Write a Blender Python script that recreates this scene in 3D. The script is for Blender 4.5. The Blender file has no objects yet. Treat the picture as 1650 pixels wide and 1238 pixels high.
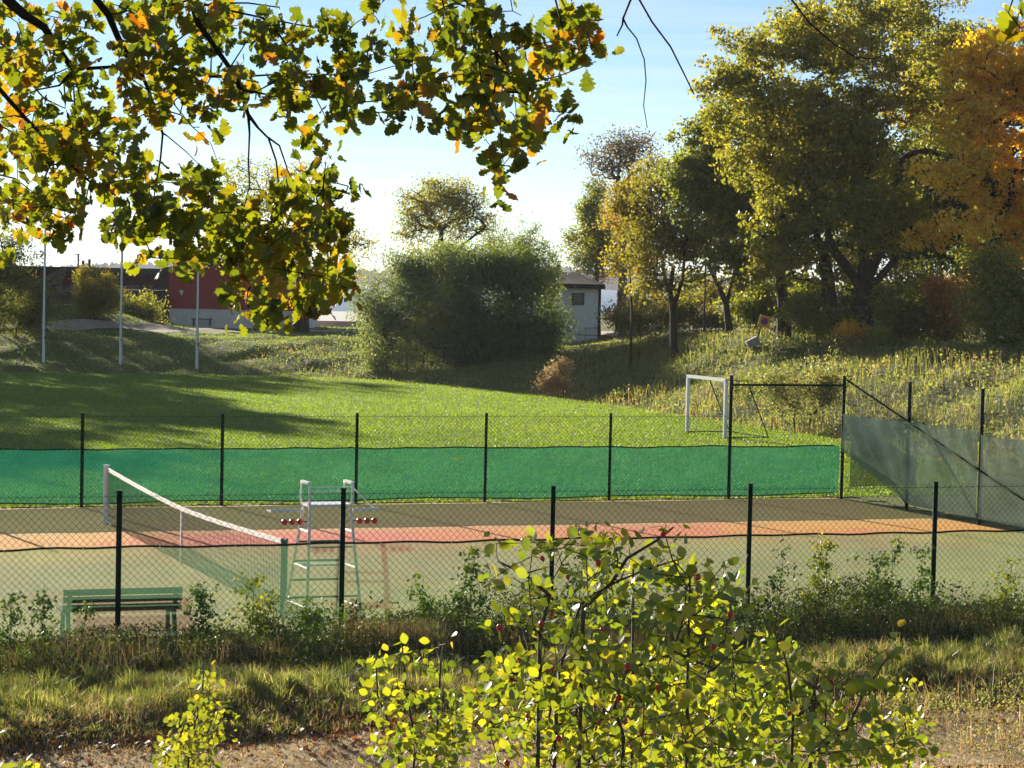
import bpy, math, random
import numpy as np
from mathutils import Vector, Matrix

random.seed(7)
rng = np.random.default_rng(11)
S = bpy.context.scene
COL = S.collection
R = math.radians

# ------------------------------------------------------------------ camera, sky, sun
EYE = 4.68
PITCH, ROLL = R(2.41), R(1.2)
FPX = 3900.0
F = Vector((0, math.cos(PITCH), -math.sin(PITCH)))
U0 = Vector((0, math.sin(PITCH), math.cos(PITCH)))
R0 = Vector((1, 0, 0))
CR = R0 * math.cos(ROLL) + U0 * math.sin(ROLL)
CU = U0 * math.cos(ROLL) - R0 * math.sin(ROLL)
cam = bpy.data.cameras.new('camera')
co = bpy.data.objects.new('camera', cam)
COL.objects.link(co)
co.matrix_world = Matrix(((CR.x, CU.x, -F.x, 0), (CR.y, CU.y, -F.y, 0), (CR.z, CU.z, -F.z, EYE), (0, 0, 0, 1)))
cam.sensor_width = 36
cam.lens = FPX / 1650 * 36
cam.clip_start = 0.1
cam.clip_end = 9000
S.camera = co

SUN_AZ, SUN_EL = R(-28), R(13.6)
world = bpy.data.worlds.new('World')
S.world = world
world.use_nodes = True
nt = world.node_tree
nt.nodes.clear()
wo = nt.nodes.new('ShaderNodeOutputWorld')
bg = nt.nodes.new('ShaderNodeBackground')
sky = nt.nodes.new('ShaderNodeTexSky')
sky.sky_type = 'NISHITA'
sky.sun_disc = False
sky.sun_elevation = SUN_EL
sky.sun_rotation = SUN_AZ % (2 * math.pi)
sky.air_density = 0.6
sky.dust_density = 0.0
sky.ozone_density = 1.6
bg.inputs[1].default_value = 0.05
# thin streaky cirrus: stretched noise over the sky direction
tc = nt.nodes.new('ShaderNodeTexCoord')
sep = nt.nodes.new('ShaderNodeSeparateXYZ')
nt.links.new(tc.outputs['Generated'], sep.inputs[0])
mp = nt.nodes.new('ShaderNodeMapping')
mp.inputs['Scale'].default_value = (5.5, 5.5, 120)
nt.links.new(tc.outputs['Generated'], mp.inputs[0])
nz = nt.nodes.new('ShaderNodeTexNoise')
nz.inputs['Scale'].default_value = 1.0
nz.inputs['Detail'].default_value = 6
nz.inputs['Roughness'].default_value = 0.55
nt.links.new(mp.outputs[0], nz.inputs['Vector'])
cr = nt.nodes.new('ShaderNodeValToRGB')
cr.color_ramp.elements[0].position = 0.44
cr.color_ramp.elements[1].position = 0.66
nt.links.new(nz.outputs['Fac'], cr.inputs[0])
el = nt.nodes.new('ShaderNodeMapRange')
el.inputs['From Min'].default_value = 0.0
el.inputs['From Max'].default_value = 0.055
el.inputs['To Min'].default_value = 0.9
el.inputs['To Max'].default_value = 0.22
nt.links.new(sep.outputs['Z'], el.inputs['Value'])
mm = nt.nodes.new('ShaderNodeMath'); mm.operation = 'MULTIPLY'
nt.links.new(cr.outputs[0], mm.inputs[0]); nt.links.new(el.outputs[0], mm.inputs[1])
mixc = nt.nodes.new('ShaderNodeMixRGB')
mixc.inputs[2].default_value = (8.6, 8.3, 7.7, 1)
nt.links.new(mm.outputs[0], mixc.inputs[0]); nt.links.new(sky.outputs[0], mixc.inputs[1])
nt.links.new(mixc.outputs[0], bg.inputs[0]); nt.links.new(bg.outputs[0], wo.inputs[0])

sl = bpy.data.lights.new('sun', 'SUN')
so = bpy.data.objects.new('sun', sl)
COL.objects.link(so)
sl.energy = 5.0
sl.angle = R(0.5)
sl.color = (1.0, 0.90, 0.74)
SD = Vector((math.sin(SUN_AZ) * math.cos(SUN_EL), math.cos(SUN_AZ) * math.cos(SUN_EL), math.sin(SUN_EL)))
so.rotation_euler = SD.to_track_quat('Z', 'Y').to_euler()

S.view_settings.view_transform = 'Standard'
S.view_settings.look = 'None'
S.view_settings.gamma = 1.0
S.view_settings.exposure = 1.45
S.render.engine = 'CYCLES'
S.cycles.max_bounces = 6
S.cycles.diffuse_bounces = 4
S.cycles.glossy_bounces = 2
S.cycles.transmission_bounces = 4
S.cycles.transparent_max_bounces = 14
S.cycles.caustics_reflective = False
S.cycles.caustics_refractive = False
S.cycles.use_denoising = True
S.cycles.volume_bounces = 0

# ------------------------------------------------------------------ small helpers
def P(px, py, Y):
    d = F + CR * ((px - 825) / FPX) - CU * ((py - 619) / FPX)
    k = Y / d.y
    return Vector((d.x * k, Y, EYE + d.z * k))

ANG = R(20.5)
UX, UY = math.cos(ANG), math.sin(ANG)
N0 = (-4.87, 30.13)
def W(u, v, z=0.0):
    return Vector((N0[0] + u * UX - v * UY, N0[1] + u * UY + v * UX, z))
def toUV(x, y):
    dx, dy = x - N0[0], y - N0[1]
    return dx * UX + dy * UY, -dx * UY + dy * UX

def mesh(name, V, Fc, mat=None, smooth=False):
    me = bpy.data.meshes.new(name)
    me.from_pydata([tuple(v) for v in V], [], Fc)
    if mat: me.materials.append(mat)
    if smooth: me.polygons.foreach_set('use_smooth', [True] * len(me.polygons))
    me.update()
    return me

def npmesh(name, V, loops, starts, mat=None, smooth=False):
    """V (n,3) array, loops flat index array, starts loop starts."""
    me = bpy.data.meshes.new(name)
    me.vertices.add(len(V)); me.vertices.foreach_set('co', np.asarray(V, dtype=np.float32).ravel())
    me.loops.add(len(loops)); me.loops.foreach_set('vertex_index', np.asarray(loops, dtype=np.int32))
    me.polygons.add(len(starts)); me.polygons.foreach_set('loop_start', np.asarray(starts, dtype=np.int32))
    if smooth: me.polygons.foreach_set('use_smooth', np.ones(len(starts), dtype=bool))
    if mat: me.materials.append(mat)
    me.update(calc_edges=True)
    me.validate()
    return me

def obj(name, me, parent=None, label=None, cat=None, group=None, kind=None, loc=None):
    o = bpy.data.objects.new(name, me)
    COL.objects.link(o)
    if loc is not None: o.location = loc
    if parent is not None:
        o.parent = parent
        o.matrix_parent_inverse = Matrix.Translation(-Vector(parent.location)) if loc is None and parent.type == 'EMPTY' and not parent.get('_local') else Matrix()
    if label: o['label'] = label
    if cat: o['category'] = cat
    if group: o['group'] = group
    if kind: o['kind'] = kind
    return o

def thing(name, label, cat, loc=(0, 0, 0), group=None, local=False, rz=0):
    o = bpy.data.objects.new(name, None)
    COL.objects.link(o)
    o.location = loc
    o.rotation_euler = (0, 0, rz)
    o.empty_display_size = 0.2
    o['label'] = label; o['category'] = cat
    if group: o['group'] = group
    if local: o['_local'] = 1
    return o

class MB:
    def __init__(s): s.V = []; s.F = []
    def box(s, c, size, rot=None):
        b = len(s.V); hx, hy, hz = size[0] / 2, size[1] / 2, size[2] / 2
        for x in (-hx, hx):
            for y in (-hy, hy):
                for z in (-hz, hz):
                    p = Vector((x, y, z))
                    if rot is not None: p = rot @ p
                    s.V.append(Vector(c) + p)
        s.F += [tuple(b + i for i in f) for f in ((0, 1, 3, 2), (4, 6, 7, 5), (0, 4, 5, 1), (2, 3, 7, 6), (0, 2, 6, 4), (1, 5, 7, 3))]
    def tube(s, pts, r, n=6, cap=True):
        pts = [Vector(p) for p in pts]
        rs = r if isinstance(r, (list, tuple)) else [r] * len(pts)
        rings = []
        for i, p in enumerate(pts):
            d = (pts[min(i + 1, len(pts) - 1)] - pts[max(i - 1, 0)])
            d = d.normalized() if d.length > 1e-9 else Vector((0, 0, 1))
            a = d.cross(Vector((0, 0, 1)) if abs(d.z) < 0.9 else Vector((1, 0, 0))).normalized()
            c = d.cross(a)
            b = len(s.V)
            for k in range(n):
                t = 2 * math.pi * k / n
                s.V.append(p + (a * math.cos(t) + c * math.sin(t)) * rs[i])
            rings.append(b)
        for q in range(len(rings) - 1):
            for k in range(n):
                s.F.append((rings[q] + k, rings[q] + (k + 1) % n, rings[q + 1] + (k + 1) % n, rings[q + 1] + k))
        if cap:
            s.F.append(tuple(rings[0] + k for k in range(n))[::-1])
            s.F.append(tuple(rings[-1] + k for k in range(n)))
    def beam(s, a, b, w, h):
        a = Vector(a); b = Vector(b); d = b - a
        q = d.to_track_quat('X', 'Z').to_matrix()
        s.box((a + b) / 2, (d.length, w, h), q)
    def build(s, name, mat, parent=None, smooth=False, **k):
        return obj(name, mesh(name, s.V, s.F, mat, smooth), parent, **k)

# ------------------------------------------------------------------ materials
def newmat(name):
    m = bpy.data.materials.new(name); m.use_nodes = True
    m.node_tree.nodes.clear()
    return m, m.node_tree
def N(nt, t, **k):
    n = nt.nodes.new(t)
    for a, b in k.items(): setattr(n, a, b)
    return n
def ramp(nt, stops, src):
    r = N(nt, 'ShaderNodeValToRGB'); e = r.color_ramp.elements
    while len(e) < len(stops): e.new(0.5)
    for i, (p, c) in enumerate(stops):
        e[i].position = p; e[i].color = (*c, 1)
    nt.links.new(src, r.inputs[0])
    return r.outputs[0]
def noise(nt, scale, detail=4, rough=0.5, vec=None, coord='Object', sc=None, dist=0.0):
    if vec is None:
        t = N(nt, 'ShaderNodeTexCoord'); vec = t.outputs[coord]
    if sc:
        m = N(nt, 'ShaderNodeMapping'); m.inputs['Scale'].default_value = sc
        nt.links.new(vec, m.inputs[0]); vec = m.outputs[0]
    n = N(nt, 'ShaderNodeTexNoise'); n.inputs['Scale'].default_value = scale
    n.inputs['Detail'].default_value = detail; n.inputs['Roughness'].default_value = rough
    n.inputs['Distortion'].default_value = dist
    nt.links.new(vec, n.inputs['Vector'])
    return n.outputs['Fac']
def math_(nt, op, a, b=None, clamp=False):
    n = N(nt, 'ShaderNodeMath', operation=op); n.use_clamp = clamp
    for i, x in enumerate((a, b)):
        if x is None: continue
        if isinstance(x, (int, float)): n.inputs[i].default_value = x
        else: nt.links.new(x, n.inputs[i])
    return n.outputs[0]
def mixc_(nt, f, a, b, blend='MIX'):
    n = N(nt, 'ShaderNodeMixRGB', blend_type=blend)
    for i, x in enumerate((f, a, b)):
        if isinstance(x, (int, float)): n.inputs[i].default_value = x
        elif isinstance(x, tuple): n.inputs[i].default_value = (*x, 1)
        else: nt.links.new(x, n.inputs[i])
    return n.outputs[0]
def principled(nt, col, rough=0.7, metal=0.0, bump=None, bstr=0.3, bdist=0.02, spec=0.5):
    o = N(nt, 'ShaderNodeOutputMaterial'); p = N(nt, 'ShaderNodeBsdfPrincipled')
    if isinstance(col, tuple): p.inputs['Base Color'].default_value = (*col, 1)
    else: nt.links.new(col, p.inputs['Base Color'])
    if isinstance(rough, (int, float)): p.inputs['Roughness'].default_value = rough
    else: nt.links.new(rough, p.inputs['Roughness'])
    p.inputs['Metallic'].default_value = metal
    p.inputs['Specular IOR Level'].default_value = spec
    if bump is not None:
        b = N(nt, 'ShaderNodeBump'); b.inputs['Strength'].default_value = bstr; b.inputs['Distance'].default_value = bdist
        nt.links.new(bump, b.inputs['Height']); nt.links.new(b.outputs[0], p.inputs['Normal'])
    nt.links.new(p.outputs[0], o.inputs[0])
    return p
def simple(name, col, rough=0.6, metal=0.0, var=0.25, scale=8.0, bstr=0.15, spec=0.5, sc=None):
    m, nt = newmat(name)
    f = noise(nt, scale, 5, 0.6, sc=sc)
    a = tuple(c * (1 - var) for c in col); b = tuple(min(1, c * (1 + var)) for c in col)
    c = ramp(nt, [(0.3, a), (0.7, b)], f)
    principled(nt, c, rough, metal, f, bstr, 0.01, spec)
    return m
def leafmat(name, stops, trans=0.5, tcol=(1.6, 1.5, 0.5), gloss=0.06, patch=None, rough=0.45):
    """stops: leaf colours over a random value per leaf; a shared hue drifts over the crown through a coarse noise."""
    m, nt = newmat(name)
    g = N(nt, 'ShaderNodeNewGeometry'); oi = N(nt, 'ShaderNodeObjectInfo')
    r = math_(nt, 'FRACT', math_(nt, 'ADD', g.outputs['Random Per Island'], oi.outputs['Random']))
    n = noise(nt, patch or 0.5, 2, 0.5, vec=g.outputs['Position'])
    f = math_(nt, 'ADD', math_(nt, 'MULTIPLY', r, 0.6), math_(nt, 'MULTIPLY', math_(nt, 'SUBTRACT', n, 0.3), 1.0), clamp=True)
    c = ramp(nt, stops, f)
    d = N(nt, 'ShaderNodeBsdfDiffuse'); nt.links.new(c, d.inputs[0])
    t = N(nt, 'ShaderNodeBsdfTranslucent')
    tc = mixc_(nt, 1.0, c, tcol, 'MULTIPLY'); nt.links.new(tc, t.inputs[0])
    mx = N(nt, 'ShaderNodeMixShader'); mx.inputs[0].default_value = trans
    nt.links.new(d.outputs[0], mx.inputs[1]); nt.links.new(t.outputs[0], mx.inputs[2])
    gl = N(nt, 'ShaderNodeBsdfGlossy'); gl.inputs['Roughness'].default_value = rough
    gl.inputs[0].default_value = (1, 1, 1, 1)
    m2 = N(nt, 'ShaderNodeMixShader'); m2.inputs[0].default_value = gloss
    nt.links.new(mx.outputs[0], m2.inputs[1]); nt.links.new(gl.outputs[0], m2.inputs[2])
    o = N(nt, 'ShaderNodeOutputMaterial'); nt.links.new(m2.outputs[0], o.inputs[0])
    return m
def clothmat(name, col, transp, trans=0.6, tm=(1.2, 1.2, 1.2), tint=(1, 1, 1, 1)):
    """knitted shade netting: open weave (transparent share) over translucent yarn, varied by noise"""
    m, nt = newmat(name)
    f = noise(nt, 1.3, 5, 0.65, sc=(1, 1, 2)); f2 = noise(nt, 9, 4, 0.7, sc=(1, 1, 3.5), dist=0.6)
    a = tuple(c * 0.72 for c in col); b = tuple(min(1, c * 1.25) for c in col)
    c = ramp(nt, [(0.35, a), (0.65, b)], math_(nt, 'ADD', math_(nt, 'MULTIPLY', f, 0.55), math_(nt, 'MULTIPLY', f2, 0.45)))
    d = N(nt, 'ShaderNodeBsdfDiffuse'); nt.links.new(c, d.inputs[0])
    t = N(nt, 'ShaderNodeBsdfTranslucent'); nt.links.new(mixc_(nt, 1.0, c, tm, 'MULTIPLY'), t.inputs[0])
    mx = N(nt, 'ShaderNodeMixShader'); mx.inputs[0].default_value = trans
    nt.links.new(d.outputs[0], mx.inputs[1]); nt.links.new(t.outputs[0], mx.inputs[2])
    tr = N(nt, 'ShaderNodeBsdfTransparent'); tr.inputs[0].default_value = tint
    m2 = N(nt, 'ShaderNodeMixShader')
    v = math_(nt, 'ADD', transp - 0.15, math_(nt, 'MULTIPLY', math_(nt, 'ADD', f, f2), 0.15), clamp=True)
    nt.links.new(v, m2.inputs[0])
    nt.links.new(mx.outputs[0], m2.inputs[1]); nt.links.new(tr.outputs[0], m2.inputs[2])
    o = N(nt, 'ShaderNodeOutputMaterial'); nt.links.new(m2.outputs[0], o.inputs[0])
    return m

M = {}
M['post'] = simple('post_green', (0.010, 0.024, 0.018), 0.8, 0.0, 0.2, 6, spec=0.04)
M['wire'] = simple('wire_green', (0.03, 0.05, 0.04), 0.4, 0.0, 0.2, 6)
M['hem'] = simple('hem', (0.01, 0.022, 0.018), 0.9, spec=0.0, bstr=0.0)
M['screen_near'] = clothmat('screen_near', (0.075, 0.15, 0.085), 0.52, 0.55, tint=(0.88, 0.95, 0.80, 1))
M['screen_far'] = clothmat('screen_far', (0.006, 0.070, 0.042), 0.25, 0.68, tint=(0.7, 0.95, 0.8, 1))
M['screen_end'] = clothmat('screen_end', (0.25, 0.34, 0.28), 0.24, 0.6)
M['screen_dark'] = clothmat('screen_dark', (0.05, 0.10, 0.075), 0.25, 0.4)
M['white'] = simple('white_paint', (0.74, 0.74, 0.72), 0.4, 0, 0.08)
M['offwhite'] = simple('off_white_tape', (0.78, 0.76, 0.72), 0.8, 0, 0.12, 20)
M['greenpaint'] = simple('green_paint', (0.012, 0.10, 0.075), 0.5)
M['net'] = simple('net_cord', (0.02, 0.022, 0.02), 0.8)
M['red'] = simple('red_plastic', (0.55, 0.02, 0.03), 0.35)
M['bench_wood'] = simple('bench_wood', (0.05, 0.03, 0.02), 0.6, 0, 0.4, 3, sc=(1, 12, 12))
M['redwall'] = simple('red_boards', (0.32, 0.03, 0.024), 0.8, 0, 0.25, 1.5, sc=(6, 6, 0.5))
M['brownwall'] = simple('brown_boards', (0.08, 0.028, 0.02), 0.8, 0, 0.3, 1.5, sc=(6, 6, 0.5))
M['plinth'] = simple('white_plinth', (0.66, 0.66, 0.64), 0.8, 0, 0.1, 1.5)
M['shedwall'] = simple('white_shed_wall', (0.80, 0.81, 0.83), 0.75, 0, 0.08, 1.5)
M['roof'] = simple('roof_felt', (0.05, 0.042, 0.036), 0.85, 0, 0.35, 2)
M['trim'] = simple('dark_trim', (0.02, 0.018, 0.016), 0.7)
M['timber'] = simple('grey_timber', (0.13, 0.10, 0.075), 0.85, 0, 0.3, 4)
M['concrete'] = simple('concrete', (0.34, 0.34, 0.33), 0.85, 0, 0.12, 1.2)
M['rock'] = simple('pale_rock', (0.5, 0.5, 0.48), 0.85, 0, 0.15, 3)
M['glass'] = simple('window_glass', (0.03, 0.035, 0.045), 0.08, 0, 0.1)
M['bark'] = simple('bark', (0.06, 0.046, 0.034), 0.95, 0, 0.5, 5, 0.9, 0.2, sc=(4, 4, 1))
M['bark_dark'] = simple('bark_dark', (0.018, 0.014, 0.012), 0.95, 0, 0.4, 30, 0.8, 0.2)
M['bark_pale'] = simple('bark_pale', (0.16, 0.12, 0.08), 0.95, 0, 0.3, 5, 0.6, 0.2)
M['stem'] = simple('stem', (0.07, 0.05, 0.03), 0.8, 0, 0.3, 40)
M['hip'] = simple('rose_hip', (0.50, 0.012, 0.02), 0.25, 0, 0.3, 60)
M['yellow'] = simple('sign_yellow', (0.80, 0.36, 0.03), 0.5, 0, 0.05)
M['blue'] = simple('sign_blue', (0.03, 0.06, 0.40), 0.5, 0, 0.05)

LG = (0.05, 0.10, 0.012); LY = (0.22, 0.22, 0.02); LO = (0.38, 0.14, 0.015); LB = (0.16, 0.06, 0.02); LD = (0.03, 0.055, 0.012)
M['oakleaf'] = leafmat('oak_leaf', [(0.0, (0.038, 0.055, 0.008)), (0.35, (0.07, 0.095, 0.010)), (0.60, (0.13, 0.145, 0.013)), (0.76, (0.17, 0.12, 0.013)), (0.90, (0.28, 0.11, 0.013)), (1.0, (0.15, 0.05, 0.012))], 0.62, (2.3, 2.1, 0.5), 0.035, 2.2)
M['roseleaf'] = leafmat('rose_leaf', [(0.0, (0.075, 0.115, 0.012)), (0.42, (0.14, 0.185, 0.016)), (0.72, (0.27, 0.27, 0.022)), (0.91, (0.46, 0.37, 0.03)), (1.0, (0.48, 0.20, 0.03))], 0.56, (1.75, 1.7, 0.55), 0.06, 4)
M['yellowleaf'] = leafmat('yellow_green_leaf', [(0.0, (0.12, 0.16, 0.02)), (0.5, (0.22, 0.25, 0.025)), (0.88, (0.40, 0.34, 0.035)), (1.0, (0.48, 0.20, 0.03))], 0.5, (1.6, 1.5, 0.5), 0.06, 4)
M['weedleaf'] = leafmat('weed_leaf', [(0.0, LD), (0.5, (0.06, 0.11, 0.015)), (0.8, (0.13, 0.19, 0.02)), (1.0, (0.30, 0.26, 0.03))], 0.5, (1.7, 1.7, 0.5), 0.07, 1.5)
M['t_oak'] = leafmat('crown_oak', [(0.0, (0.10, 0.115, 0.022)), (0.45, (0.165, 0.17, 0.026)), (0.75, (0.26, 0.22, 0.03)), (1.0, (0.36, 0.21, 0.035))], 0.58, (2.1, 2.05, 1.0), 0.04, 0.22)
M['t_green'] = leafmat('crown_green', [(0.0, (0.085, 0.11, 0.022)), (0.5, (0.14, 0.16, 0.026)), (0.85, (0.21, 0.20, 0.03)), (1.0, (0.30, 0.22, 0.03))], 0.58, (2.2, 2.15, 0.95), 0.05, 0.25)
M['t_bush'] = leafmat('crown_bush', [(0.0, (0.05, 0.08, 0.02)), (0.5, (0.10, 0.135, 0.028)), (1.0, (0.17, 0.20, 0.04))], 0.52, (2.0, 2.0, 0.8), 0.06, 0.25)
M['t_yellow'] = leafmat('crown_yellowgreen', [(0.0, (0.11, 0.12, 0.025)), (0.5, (0.19, 0.18, 0.03)), (0.85, (0.30, 0.22, 0.03)), (1.0, (0.40, 0.18, 0.03))], 0.56, (1.9, 1.8, 0.8), 0.04, 0.25)
M['t_orange'] = leafmat('crown_orange', [(0.0, (0.24, 0.23, 0.03)), (0.35, (0.48, 0.37, 0.035)), (0.7, (0.62, 0.43, 0.045)), (1.0, (0.62, 0.36, 0.05))], 0.56, (2.2, 1.9, 0.8), 0.04, 0.22)
M['t_brown'] = leafmat('crown_brown', [(0.0, (0.20, 0.15, 0.05)), (0.5, (0.36, 0.21, 0.06)), (1.0, (0.50, 0.24, 0.08))], 0.58, (2.03, 1.89, 1.08), 0.04, 0.25)
M['t_willow'] = leafmat('crown_willow', [(0.0, (0.09, 0.12, 0.055)), (0.5, (0.15, 0.18, 0.08)), (1.0, (0.20, 0.21, 0.08))], 0.50, (2.03, 2.03, 0.94), 0.05, 0.3)
M['t_dry'] = leafmat('crown_dry', [(0.0, (0.12, 0.11, 0.06)), (0.5, (0.20, 0.16, 0.09)), (1.0, (0.32, 0.20, 0.11))], 0.4, (1.4, 1.4, 1.0), 0.04, 0.25)
M['t_dark'] = leafmat('crown_dark', [(0.0, (0.05, 0.07, 0.02)), (0.6, (0.09, 0.11, 0.025)), (1.0, (0.18, 0.14, 0.03))], 0.5, (1.9, 1.9, 0.8), 0.03, 0.3)
M['scrub'] = leafmat('bank_scrub', [(0.0, (0.08, 0.10, 0.03)), (0.35, (0.14, 0.17, 0.045)), (0.6, (0.22, 0.22, 0.07)), (0.82, (0.26, 0.18, 0.09)), (1.0, (0.18, 0.09, 0.05))], 0.56, (1.70, 1.75, 1.00), 0.03, 0.35)
M['weeddark'] = leafmat('weed_dark', [(0.0, (0.03, 0.028, 0.012)), (0.4, (0.05, 0.06, 0.015)), (0.75, (0.09, 0.12, 0.02)), (1.0, (0.18, 0.15, 0.05))], 0.45, (1.6, 1.6, 0.6), 0.05, 1.5)  # shade of the band at the fence foot put into the leaf colour
M['blade'] = leafmat('grass_blade', [(0.0, (0.05, 0.08, 0.015)), (0.4, (0.11, 0.15, 0.03)), (0.65, (0.21, 0.23, 0.05)), (1.0, (0.44, 0.36, 0.16))], 0.45, (1.7, 1.7, 0.6), 0.06, 0.6)
M['blade_bright'] = leafmat('grass_blade_bright', [(0.0, (0.07, 0.09, 0.02)), (0.35, (0.14, 0.17, 0.04)), (0.65, (0.27, 0.27, 0.08)), (1.0, (0.52, 0.45, 0.24))], 0.5, (1.7, 1.7, 0.8), 0.08, 1.6)
M['field_blade'] = leafmat('field_blade', [(0.0, (0.09, 0.15, 0.02)), (0.5, (0.15, 0.23, 0.025)), (0.9, (0.22, 0.28, 0.035)), (1.0, (0.34, 0.30, 0.08))], 0.5, (1.7, 1.7, 0.5), 0.05, 0.12)
M['straw'] = leafmat('straw', [(0.0, (0.20, 0.12, 0.05)), (0.5, (0.38, 0.27, 0.13)), (1.0, (0.56, 0.44, 0.25))], 0.4, (1.4, 1.3, 1.0), 0.05, 1.0)
M['litter'] = leafmat('leaf_litter', [(0.0, (0.07, 0.03, 0.015)), (0.6, (0.17, 0.075, 0.03)), (0.85, (0.45, 0.14, 0.02)), (1.0, (0.62, 0.26, 0.03))], 0.25, (1.4, 1.2, 0.8), 0.05, 1.5)
M['far_wood'] = leafmat('far_wood', [(0.0, (0.03, 0.045, 0.03)), (1.0, (0.06, 0.075, 0.045))], 0.2, (1, 1, 1), 0.0, 0.01)

m, nt = newmat('terrain')
g = N(nt, 'ShaderNodeNewGeometry')
f1 = noise(nt, 0.18, 5, 0.6, vec=g.outputs['Position']); f2 = noise(nt, 5.0, 6, 0.7, vec=g.outputs['Position'])
c1 = ramp(nt, [(0.35, (0.08, 0.11, 0.025)), (0.5, (0.13, 0.14, 0.04)), (0.65, (0.17, 0.13, 0.06))], f1)
c2 = mixc_(nt, 0.5, c1, ramp(nt, [(0.3, (0.05, 0.05, 0.02)), (0.7, (0.22, 0.22, 0.08))], f2))
principled(nt, c2, 0.95, 0, f2, 0.8, 0.1, 0.1)
M['terrain'] = m
m, nt = newmat('path_dirt')
g = N(nt, 'ShaderNodeNewGeometry')
f1 = noise(nt, 0.9, 5, 0.65, vec=g.outputs['Position']); f2 = noise(nt, 18.0, 6, 0.75, vec=g.outputs['Position'], sc=(1, 1.6, 1), dist=0.8)
c = mixc_(nt, 0.55, ramp(nt, [(0.35, (0.34, 0.27, 0.16)), (0.65, (0.62, 0.51, 0.33))], f1), ramp(nt, [(0.35, (0.22, 0.16, 0.10)), (0.6, (0.72, 0.60, 0.40))], f2))
principled(nt, c, 0.95, 0, f2, 1.0, 0.05, 0.1)
M['path'] = m
m, nt = newmat('far_path')
g = N(nt, 'ShaderNodeNewGeometry')
f1 = noise(nt, 0.7, 5, 0.6, vec=g.outputs['Position'])
principled(nt, ramp(nt, [(0.3, (0.26, 0.23, 0.17)), (0.7, (0.44, 0.38, 0.29))], f1), 0.95, 0, f1, 0.4, 0.05, 0.1)
M['farpath'] = m
m, nt = newmat('field_grass')
g = N(nt, 'ShaderNodeNewGeometry')
f1 = noise(nt, 0.10, 4, 0.6, vec=g.outputs['Position']); f2 = noise(nt, 7.0, 6, 0.7, vec=g.outputs['Position'])
f3 = noise(nt, 0.5, 4, 0.6, vec=g.outputs['Position'], sc=(0.5, 1, 1))
c = mixc_(nt, 0.45, ramp(nt, [(0.3, (0.09, 0.15, 0.018)), (0.7, (0.17, 0.22, 0.03))], f1), ramp(nt, [(0.3, (0.06, 0.10, 0.012)), (0.7, (0.25, 0.31, 0.045))], f2))
c = mixc_(nt, math_(nt, 'MULTIPLY', f3, 0.35), c, (0.22, 0.22, 0.05))
principled(nt, c, 0.9, 0, f2, 1.0, 0.10, 0.2)
M['field'] = m
m, nt = newmat('court_surface')
g = N(nt, 'ShaderNodeNewGeometry')
f1 = noise(nt, 0.16, 3, 0.5, vec=g.outputs['Position']); f2 = noise(nt, 9.0, 6, 0.75, vec=g.outputs['Position']); f3 = noise(nt, 0.9, 5, 0.65, vec=g.outputs['Position'])
c = ramp(nt, [(0.42, (0.84, 0.43, 0.08)), (0.50, (0.82, 0.27, 0.11)), (0.58, (0.80, 0.20, 0.14))], f1)
c = mixc_(nt, 0.22, c, ramp(nt, [(0.3, (0.40, 0.14, 0.08)), (0.7, (0.76, 0.38, 0.22))], f2))
c = mixc_(nt, math_(nt, 'MULTIPLY', ramp(nt, [(0.5, (0, 0, 0)), (0.72, (1, 1, 1))], f3), 0.35), c, (0.20, 0.15, 0.07))
sx = N(nt, 'ShaderNodeSeparateXYZ'); nt.links.new(g.outputs['Position'], sx.inputs[0])
# far windbreak's shade painted as an olive strip, with some moss, along the far fence: distance from it across the court
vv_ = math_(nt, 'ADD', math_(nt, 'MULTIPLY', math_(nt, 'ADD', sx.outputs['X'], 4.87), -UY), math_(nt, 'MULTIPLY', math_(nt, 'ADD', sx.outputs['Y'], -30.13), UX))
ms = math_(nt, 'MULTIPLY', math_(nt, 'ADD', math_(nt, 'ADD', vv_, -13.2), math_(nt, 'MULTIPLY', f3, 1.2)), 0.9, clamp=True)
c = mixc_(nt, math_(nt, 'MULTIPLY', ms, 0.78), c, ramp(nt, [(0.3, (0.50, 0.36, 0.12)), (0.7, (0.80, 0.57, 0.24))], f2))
mn = math_(nt, 'MULTIPLY', math_(nt, 'SUBTRACT', 11.5, vv_), 0.3, clamp=True)
c = mixc_(nt, math_(nt, 'MULTIPLY', mn, math_(nt, 'ADD', 0.30, math_(nt, 'MULTIPLY', f3, 0.6))), c, ramp(nt, [(0.3, (0.20, 0.21, 0.13)), (0.7, (0.40, 0.38, 0.24))], f2))
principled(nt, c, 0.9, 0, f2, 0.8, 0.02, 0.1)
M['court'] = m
m, nt = newmat('sea_water')
g = N(nt, 'ShaderNodeNewGeometry')
f1 = noise(nt, 0.35, 5, 0.6, vec=g.outputs['Position'], sc=(0.5, 1.4, 1))
p = principled(nt, (0.10, 0.13, 0.16), 0.32, 0, f1, 0.5, 0.5)
M['water'] = m

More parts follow.
